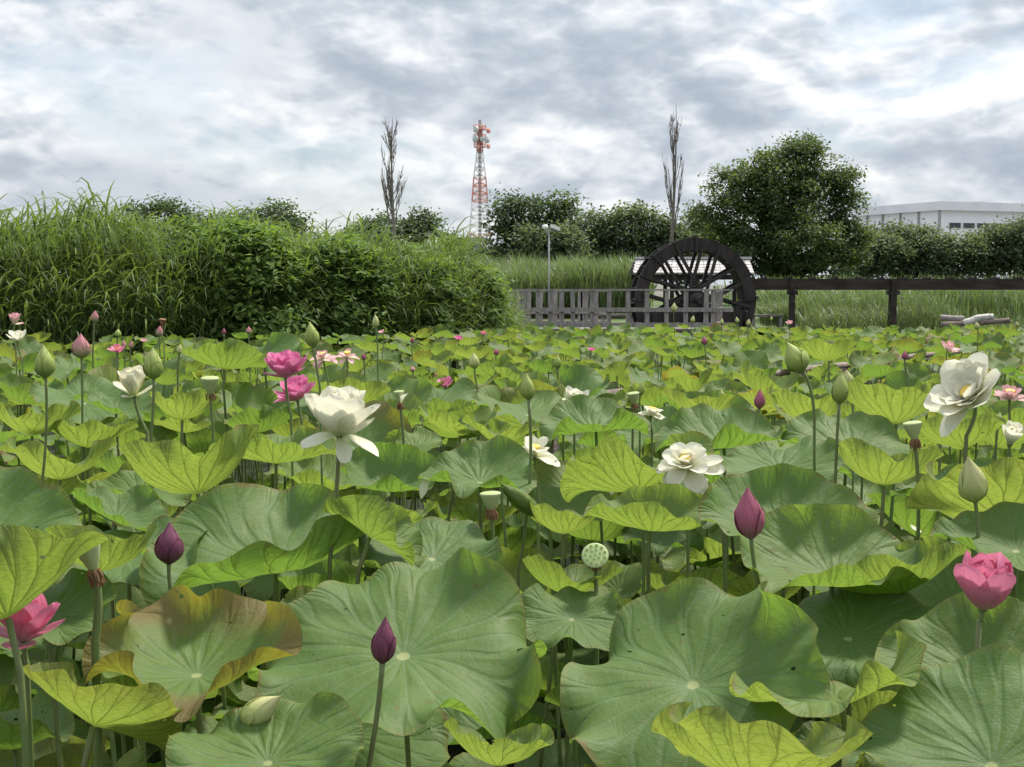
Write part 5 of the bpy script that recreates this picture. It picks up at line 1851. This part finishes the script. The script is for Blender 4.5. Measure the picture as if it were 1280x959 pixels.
FLOWER(814, 520, 5.6, (.2, -.1, 1), [(5, .05, .05, 40, 20, .5, 0), (5, .058, .05, 75, 20, .5, 20)], 'white',
       'small crumpled white lotus right of the drooping seed pod', 'small crumpled white lotus', (815, 540), seed=36)
FLOWER(1228, 762, 2.55, (.02, -.10, 1), [(5, .095, .066, 16, -24, .5, 0), (6, .116, .084, 50, -66, .52, 32)], 'pink',
       'closed cup shaped pink lotus low at the right edge', 'closed pink lotus', (1224, 775), seed=41, pod=False, extra=[(300, .080, .075, 74, -70, .6), (235, .078, .072, 74, -70, .6), (350, .105, .08, 64, -78, .6), (190, .105, .08, 64, -78, .6)])
FLOWER(30, 802, 2.35, (.02, -.12, 1), [(5, .085, .06, 16, -14, .5, 0), (7, .095, .072, 40, -24, .48, 25)], 'pink',
       'pink open lotus cut by the left picture edge', 'pink lotus at the left edge', (34, 830), seed=43, extra=[(335, .088, .058, 70, -24, .4), (5, .085, .06, 52, -20, .4), (195, .08, .06, 70, -20, .4), (270, .075, .06, 92, -30, .4)])
FLOWER(18, 406, 9.2, (.1, -.1, 1), [(4, .075, .055, 12, -12, .5, 0), (6, .08, .062, 34, -30, .5, 30)], 'pale_pink',
       'pale pink lotus high against the reeds at the left edge', 'pale pink lotus', (20, 440), seed=51, extra=[(340, .06, .05, 84, -10, .4)])
FLOWER(22, 427, 9.0, (.05, -.2, 1), [(5, .07, .055, 22, -10, .5, 0), (6, .085, .06, 58, -26, .45, 30)], 'white',
       'small white lotus just below the pale pink one at the left edge', None, (28, 450), seed=52)
FLOWER(404, 449, 7.6, (-.1, -.4, 1), [(5, .05, .04, 30, 20, .5, 0), (6, .075, .045, 78, 12, .4, 20), (4, .08, .05, 110, 10, .35, 0)], 'pale_pink',
       'faded pink lotus losing its petals, right of the pink double lotuses', 'faded pink lotus', (410, 475), seed=53)
FLOWER(434, 447, 7.9, (0, -.4, 1), [(5, .05, .04, 50, 20, .5, 0), (5, .07, .035, 88, 10, .4, 20)], 'pale_pink',
       'withered pink lotus with thin spread petals right of the faded one', None, (434, 470), seed=54)
FLOWER(1262, 499, 5.2, (-.05, -.3, 1), [(8, .04, .024, 20, 0, .5, 0), (9, .055, .03, 50, -10, .5, 20), (8, .06, .034, 78, -10, .45, 5)], 'pale_pink',
       'pale pink double lotus at the right edge, behind the big white lotus', 'pale pink double lotus', (1262, 520), seed=55)
FLOWER(1184, 439, 11.5, (.3, -.3, 1), [(5, .09, .06, 25, -10, .5, 0), (6, .10, .065, 70, -10, .45, 20)], 'pale_pink',
       'pale pink lotus far off at right, above the log rail', 'far pink lotus at right', (1184, 455), seed=56)
FLOWER(557, 484, 8.2, (-.2, -.3, 1), [(5, .06, .04, 25, -10, .5, 0), (5, .07, .045, 60, -10, .45, 20)], 'magenta',
       'small bright pink lotus low among leaves left of the cream bud', 'small bright pink lotus', (557, 500), seed=57)
FLOWER(147, 441, 8.2, (0, -.3, 1), [(6, .05, .035, 25, -10, .5, 0), (6, .06, .04, 62, -18, .45, 20)], 'pink',
       'small dusky pink lotus behind the pointed pink bud', None, (147, 455), seed=58)
FLOWER(1175, 547, 4.6, (-.2, -.3, 1), [(5, .05, .04, 25, -10, .5, 0), (5, .06, .045, 60, -10, .45, 20)], 'magenta',
       'dark magenta lotus half hidden below the big white lotus at right', None, (1175, 560), seed=59)
FLOWER(1262, 556, 3.9, (.1, -.2, 1), [(4, .06, .05, 14, -14, .5, 0), (5, .07, .055, 32, -20, .5, 30)], 'white',
       'white lotus cut by the right edge between yellow green leaves', None, (1275, 590), seed=60)

# --- seed pods
POD(263, 492, 5.0, (0, -.12, 1), 23, 20, 'pale seed pod with a brown ruff right of the ivory lotus', 'small left seed pod', (266, 530), stamens=True)
POD(117, 712, 2.35, (-.22, -.08, 1), 37, 40, 'large pale seed pod with brown stamens behind the pale left leaf', 'large left seed pod', (119, 800), stamens=True, sr=.0075)
POD(614, 637, 3.35, (-.06, -.03, 1), 27, 21, 'grey green seed pod seen from the side, left of the slim bud stem', 'grey green seed pod', (620, 745), stamens=True)
POD(744, 702, 3.05, (-.06, -.85, .55), 34, 21, 'green seed pod turned to us, showing its seeds in holes', 'round holed seed pod', (746, 752), holes=True, stamens=True)
POD(1143, 549, 3.35, (-.16, -.02, 1), 24, 21, 'yellowish flat topped seed pod seen from the side at right', 'side view seed pod', (1148, 650), stamens=True)
POD(500, 503, 4.6, (-.1, -.1, 1), 13, 14, 'small seed pod still carrying one white petal, right of the large white lotus', 'petal topped seed pod', (505, 560), stamens=True, tip_petal=True)
POD(793, 505, 5.5, (-.15, -.1, 1), 16, 14, 'brown stemmed seed pod left of the small crumpled white lotus', None, (791, 530), stamens=True)
POD(203, 408, 10.5, (.1, -.1, 1), 9, 9, 'dry brown seed head against the reeds at left', None, (205, 430), mat='stamen')

# --- far buds and flowers, a few pixels each
for (px, py, h, d, m, lab) in [
    (865, 399, 9, 20, 'bud_cream', 'small cream lotus bud in front of the railing, under the waterwheel axle'), (842, 384, 12, 24, 'bud_cream', 'small cream lotus bud highest before the railing'),
    (902, 402, 8, 22, 'bud_cream', 'small cream bud before the end railing of the boardwalk'), (922, 400, 8, 22, 'bud_cream', 'small cream bud right of the end railing'), (935, 403, 9, 21, 'bud_cream', 'small cream bud below the right rim of the waterwheel'),
    (964, 398, 6, 24, 'bud_cream', 'tiny cream bud left of the first flume post'), (1240, 412, 7, 22, 'bud_cream', 'tiny cream bud at the right shore'), (1271, 405, 7, 24, 'bud_cream', 'tiny cream bud by the right edge at the shore'),
    (155, 430, 10, 11, 'bud_pink', 'left one of two small pink buds before the reeds'), (163, 431, 10, 11, 'bud_pink', 'right one of two small pink buds before the reeds'), (280, 414, 8, 13, 'bud_rose', 'small rose bud before the reeds at left'),
    (515, 425, 8, 14, 'bud_rose', 'small dark pink bud under the leafy shrub in the middle'), (455, 446, 9, 10, 'bud_rose', 'small rose bud right of the withered pink lotus'),
    (545, 470, 9, 9, 'bud_pink', 'small pink bud above the small bright pink lotus')]:
    BUD(px, py + h / 2, px + RNG.normal(0, 1), py - h / 2, d, h * .62, m, lab, None, (px + 1, py + 25))
for (px, py, w, d, m, lab) in [
    (573, 422, 12, 16, 'magenta', 'small deep pink lotus below the leafy shrubs, middle left'), (604, 416, 9, 18, 'pink', 'small pink lotus at the right end of the bank'), (739, 436, 10, 15, 'magenta', 'small dark pink lotus in the middle distance'),
    (823, 436, 11, 15, 'magenta', 'small maroon lotus in the distance below the railing'), (987, 403, 10, 21, 'pale_pink', 'small pale pink lotus at the foot of the first flume post'), (180, 425, 9, 13, 'pale_pink', 'pale pink lotus between small buds before the reeds'),
    (322, 437, 11, 10, 'pale_pink', 'pale lotus with spread petals left of the pink double lotuses'), (478, 414, 9, 15, 'pale_pink', 'pale lotus low before the dark shrub')]:
    s = w * U(d)
    FLOWER(px, py + w * .3, d, (RNG.normal(0, .15), -.3, 1), [(5, s * .5, s * .34, 20, -10, .5, 0), (7, s * .62, s * .40, 58, -20, .45, 20)], m, lab, None, (px, py + 25), parts=False, pod=False, seed=int(px))

# --- fallen petals and dead leaf scraps lying on leaves
for (px, py, d, L, m, lab) in [
    (150, 640, 3.6, .05, 'pale_pink', 'pale fallen petal caught between leaves left of the purple bud, topmost'), (162, 660, 3.5, .05, 'pale_pink', 'pale fallen petal lowest beside the dark purple bud stem'), (142, 676, 3.45, .05, 'white', 'white fallen petal left of the dark purple bud'),
    (1052, 745, 2.95, .05, 'white', 'white fallen petals under the cupped leaf lip at right'), (526, 625, 3.7, .05, 'white', 'white fallen petal beside the scalloped small leaf'),
    (1140, 655, 3.4, .045, 'white', 'white fallen petal by the side view seed pod stem'),
    (80, 650, 3.9, .05, 'white', 'white fallen petal in the shade at far left')]:
    P = W(px, py, d)
    a = frame((RNG.normal(0, .3), -.6, .8))
    arr = petal(np.array(P), a, RNG.uniform(0, 6), L, L * .7, math.radians(80), math.radians(-30), .4)
    arr2 = petal(np.array(P) + np.array([.004, -.01, .006]), a, RNG.uniform(0, 6), L * .8, L * .55, math.radians(70), math.radians(-10), .4)
    g = Geo()
    g.add(*arr)
    o = g.build('fallen_petal', M[m], smooth=True, loc=tuple(P))
    tag(o, lab, 'petal')

# --- rolled young leaves at the bottom edge
for (px, py, tx, ty, d, lab) in [(150, 985, 178, 930, 2.15, 'rolled young lotus leaf at the bottom left edge'), (1095, 975, 1078, 940, 2.1, 'rolled young lotus leaf at the bottom edge right of the yellow leaf'),
                                 (670, 640, 625, 605, 3.6, 'rolled young lotus leaf leaning by the grey green seed pod')]:
    a, b = W(px, py, d), W(tx, ty, d)
    t = thing('rolled_leaf', lab, 'lotus leaf', tuple(a))
    ax = b - a
    A = frame(ax)
    L = ax.length
    nt_, nv_ = 40, 14
    vv, th = np.meshgrid(np.linspace(0, 1, nv_), np.linspace(0, 1, nt_), indexing='ij')
    ang = th * 2 * PI * 1.7
    rad = (.006 + .013 * th) * (1.0 + .5 * np.sin(vv * PI)) * (1 - .55 * vv ** 3)
    V = np.stack([rad * np.cos(ang), rad * np.sin(ang), vv * L * (1 - .12 * th)], -1).reshape(-1, 3) @ A.T + np.array(a)
    i = np.arange(nv_ - 1)[:, None] * nt_
    j = np.arange(nt_ - 1)[None, :]
    q = np.stack([i + j, i + j + 1, i + nt_ + j + 1, i + nt_ + j], -1).reshape(-1, 4)
    uv = np.stack([(vv * 1.3 + .2).ravel() * .6, (th - .5).ravel() * .6], -1)
    col = np.zeros((len(V), 4), np.float32)
    col[:] = (.8, .1, RNG.random(), 1)
    Geo().add(V, q, uv, col).build('leaf_roll', M['leaf'], t, True)
    flower_stem(t, a, ax.normalized(), W(px - (tx - px) * .4, py + 30, d), .005)

# ------------------------------------------------------------------ the crowd of lotus leaves
def proj(P):
    v = Vector(P) - Vector((0, 0, CAMZ))
    cz = v.y * math.cos(PITCH) - v.z * math.sin(PITCH)
    cy = v.y * math.sin(PITCH) + v.z * math.cos(PITCH)
    return 640 + F * v.x / cz, 479.5 - F * cy / cz


SEEN = set()
made = 0
LIMIT = 300 - HERO_N - 3
for (x, y, z, R, nrm, ka, kah, kb, kbh, tint) in CROWD:
    px, py = proj((x, y, z))
    inside = -R / U(y) < px < 1280 + R / U(y) and py - R / U(y) < 959
    if inside and made < LIMIT:
        shade = 'yellow green' if tint[0] > .62 else 'mid green' if tint[0] > .3 else 'blue green'
        if tint[1] > .35:
            shade = 'bronzed ' + shade
        form = 'cupped' if ka > .7 and abs(nrm[1]) < .5 else 'folded' if max(k[1] for k in kah) > .5 else 'open'
        best = sorted(LAND, key=lambda l: ((l[0] - px) ** 2 + (l[1] - py) ** 2) ** .5 + 25 * abs(math.log(l[2] / y)))[:2]
        lab = None
        for l in best:
            ddx, ddy = px - l[0], py - l[1]
            if math.hypot(ddx, ddy) > 130:
                continue
            rel = ('right of' if ddx > 0 else 'left of') if abs(ddx) > abs(ddy) else ('below' if ddy > 0 else 'above')
            dep = 'behind and ' if y > l[2] + .35 else ''
            cand = f'{form} {shade} leaf {dep}{rel} the {l[3]}'
            if cand not in SEEN:
                lab = cand
                break
        grp = None
        if lab is None:
            zone = 'beside the log rail' if y > 7 else 'low in the crowd before the log rail' if y > 4.2 else 'low under the front leaves'
            lab = f'{form} {shade} lotus leaf {zone}'
            grp = f'{form} {shade} lotus leaves {zone}'
        SEEN.add(lab)
        lotus_leaf((x, y, z), R, nrm, ka, kah, kb, kbh, tint, lab, grp, nt=63 if y < 6 else 42, nr=12 if y < 6 else 9)
        made += 1
        continue
    far = y > 14
    V, f, uv, col, n = leaf_arrays((x, y, z), R, nrm, ka, kah, kb, kbh, tint, 30 if not far else 21, 6 if not far else 4, rough=1.0)
    STUFF.add(V, f, uv, col)
    if y < 20:
        STUFF_ST.tube(stem_path(np.array((x, y, z)), n, (RNG.normal(0, .05), RNG.normal(0, .05)))[::2], .006, 5, cap=False)
LOWG, LOWS = Geo(), Geo()
yv = 2.0
while yv < 7.5:
    half = (640 / F) * yv * 1.15 + .4
    for xv in np.arange(-half, half, .21):
        x, y = xv + RNG.uniform(-.1, .1), yv + RNG.uniform(-.1, .1)
        z = RNG.uniform(.10, .44) if y < 4.5 else RNG.uniform(.2, .6)
        V, f, uv, col, n = leaf_arrays((x, y, z), RNG.uniform(.13, .2), (RNG.normal(0, .22), RNG.normal(-.05, .2)), RNG.uniform(.1, .8), [(2, RNG.uniform(.1, .5), RNG.uniform(0, 180))],
                                       RNG.uniform(-.3, .1), [(5, .35, RNG.uniform(0, 360))], (RNG.uniform(0, .7), max(0, RNG.normal(-.1, .3))), 42, 8)
        LOWG.add(V, f, uv, col)
        LOWS.tube(stem_path(np.array((x, y, z)), n, (RNG.normal(0, .04), RNG.normal(0, .04)))[::2], .005, 5, cap=False)
    yv += .21


def stuff_leaves(name, label, ga, gb):
    """one object: leaf sheets and their stems under two materials"""
    g_ = Geo()
    for src in (ga, gb):
        off = g_.n
        g_.v += src.v
        g_.uv += src.uv
        g_.col += src.col
        g_.f += [a_ + off for a_ in src.f]
        g_.n += src.n
    na = sum(len(a_) for a_ in ga.f)
    o_ = g_.build(name, M['leaf'], smooth=True)
    o_.data.materials.append(M['stem'])
    mi = np.zeros(len(o_.data.polygons), np.int32)
    mi[na:] = 1
    o_.data.polygons.foreach_set('material_index', mi)
    return tag(o_, label, 'lotus leaves', kind='stuff')


stuff_leaves('low_lotus_leaves', 'shaded layer of low lotus leaves near the water under the front leaves', LOWG, LOWS)
stuff_leaves('distant_lotus_leaves', 'crowd of small lotus leaves covering the pond from the log rail to the far shore', STUFF, STUFF_ST)
print('hero', HERO_N, 'crowd', len(CROWD), 'made', made)
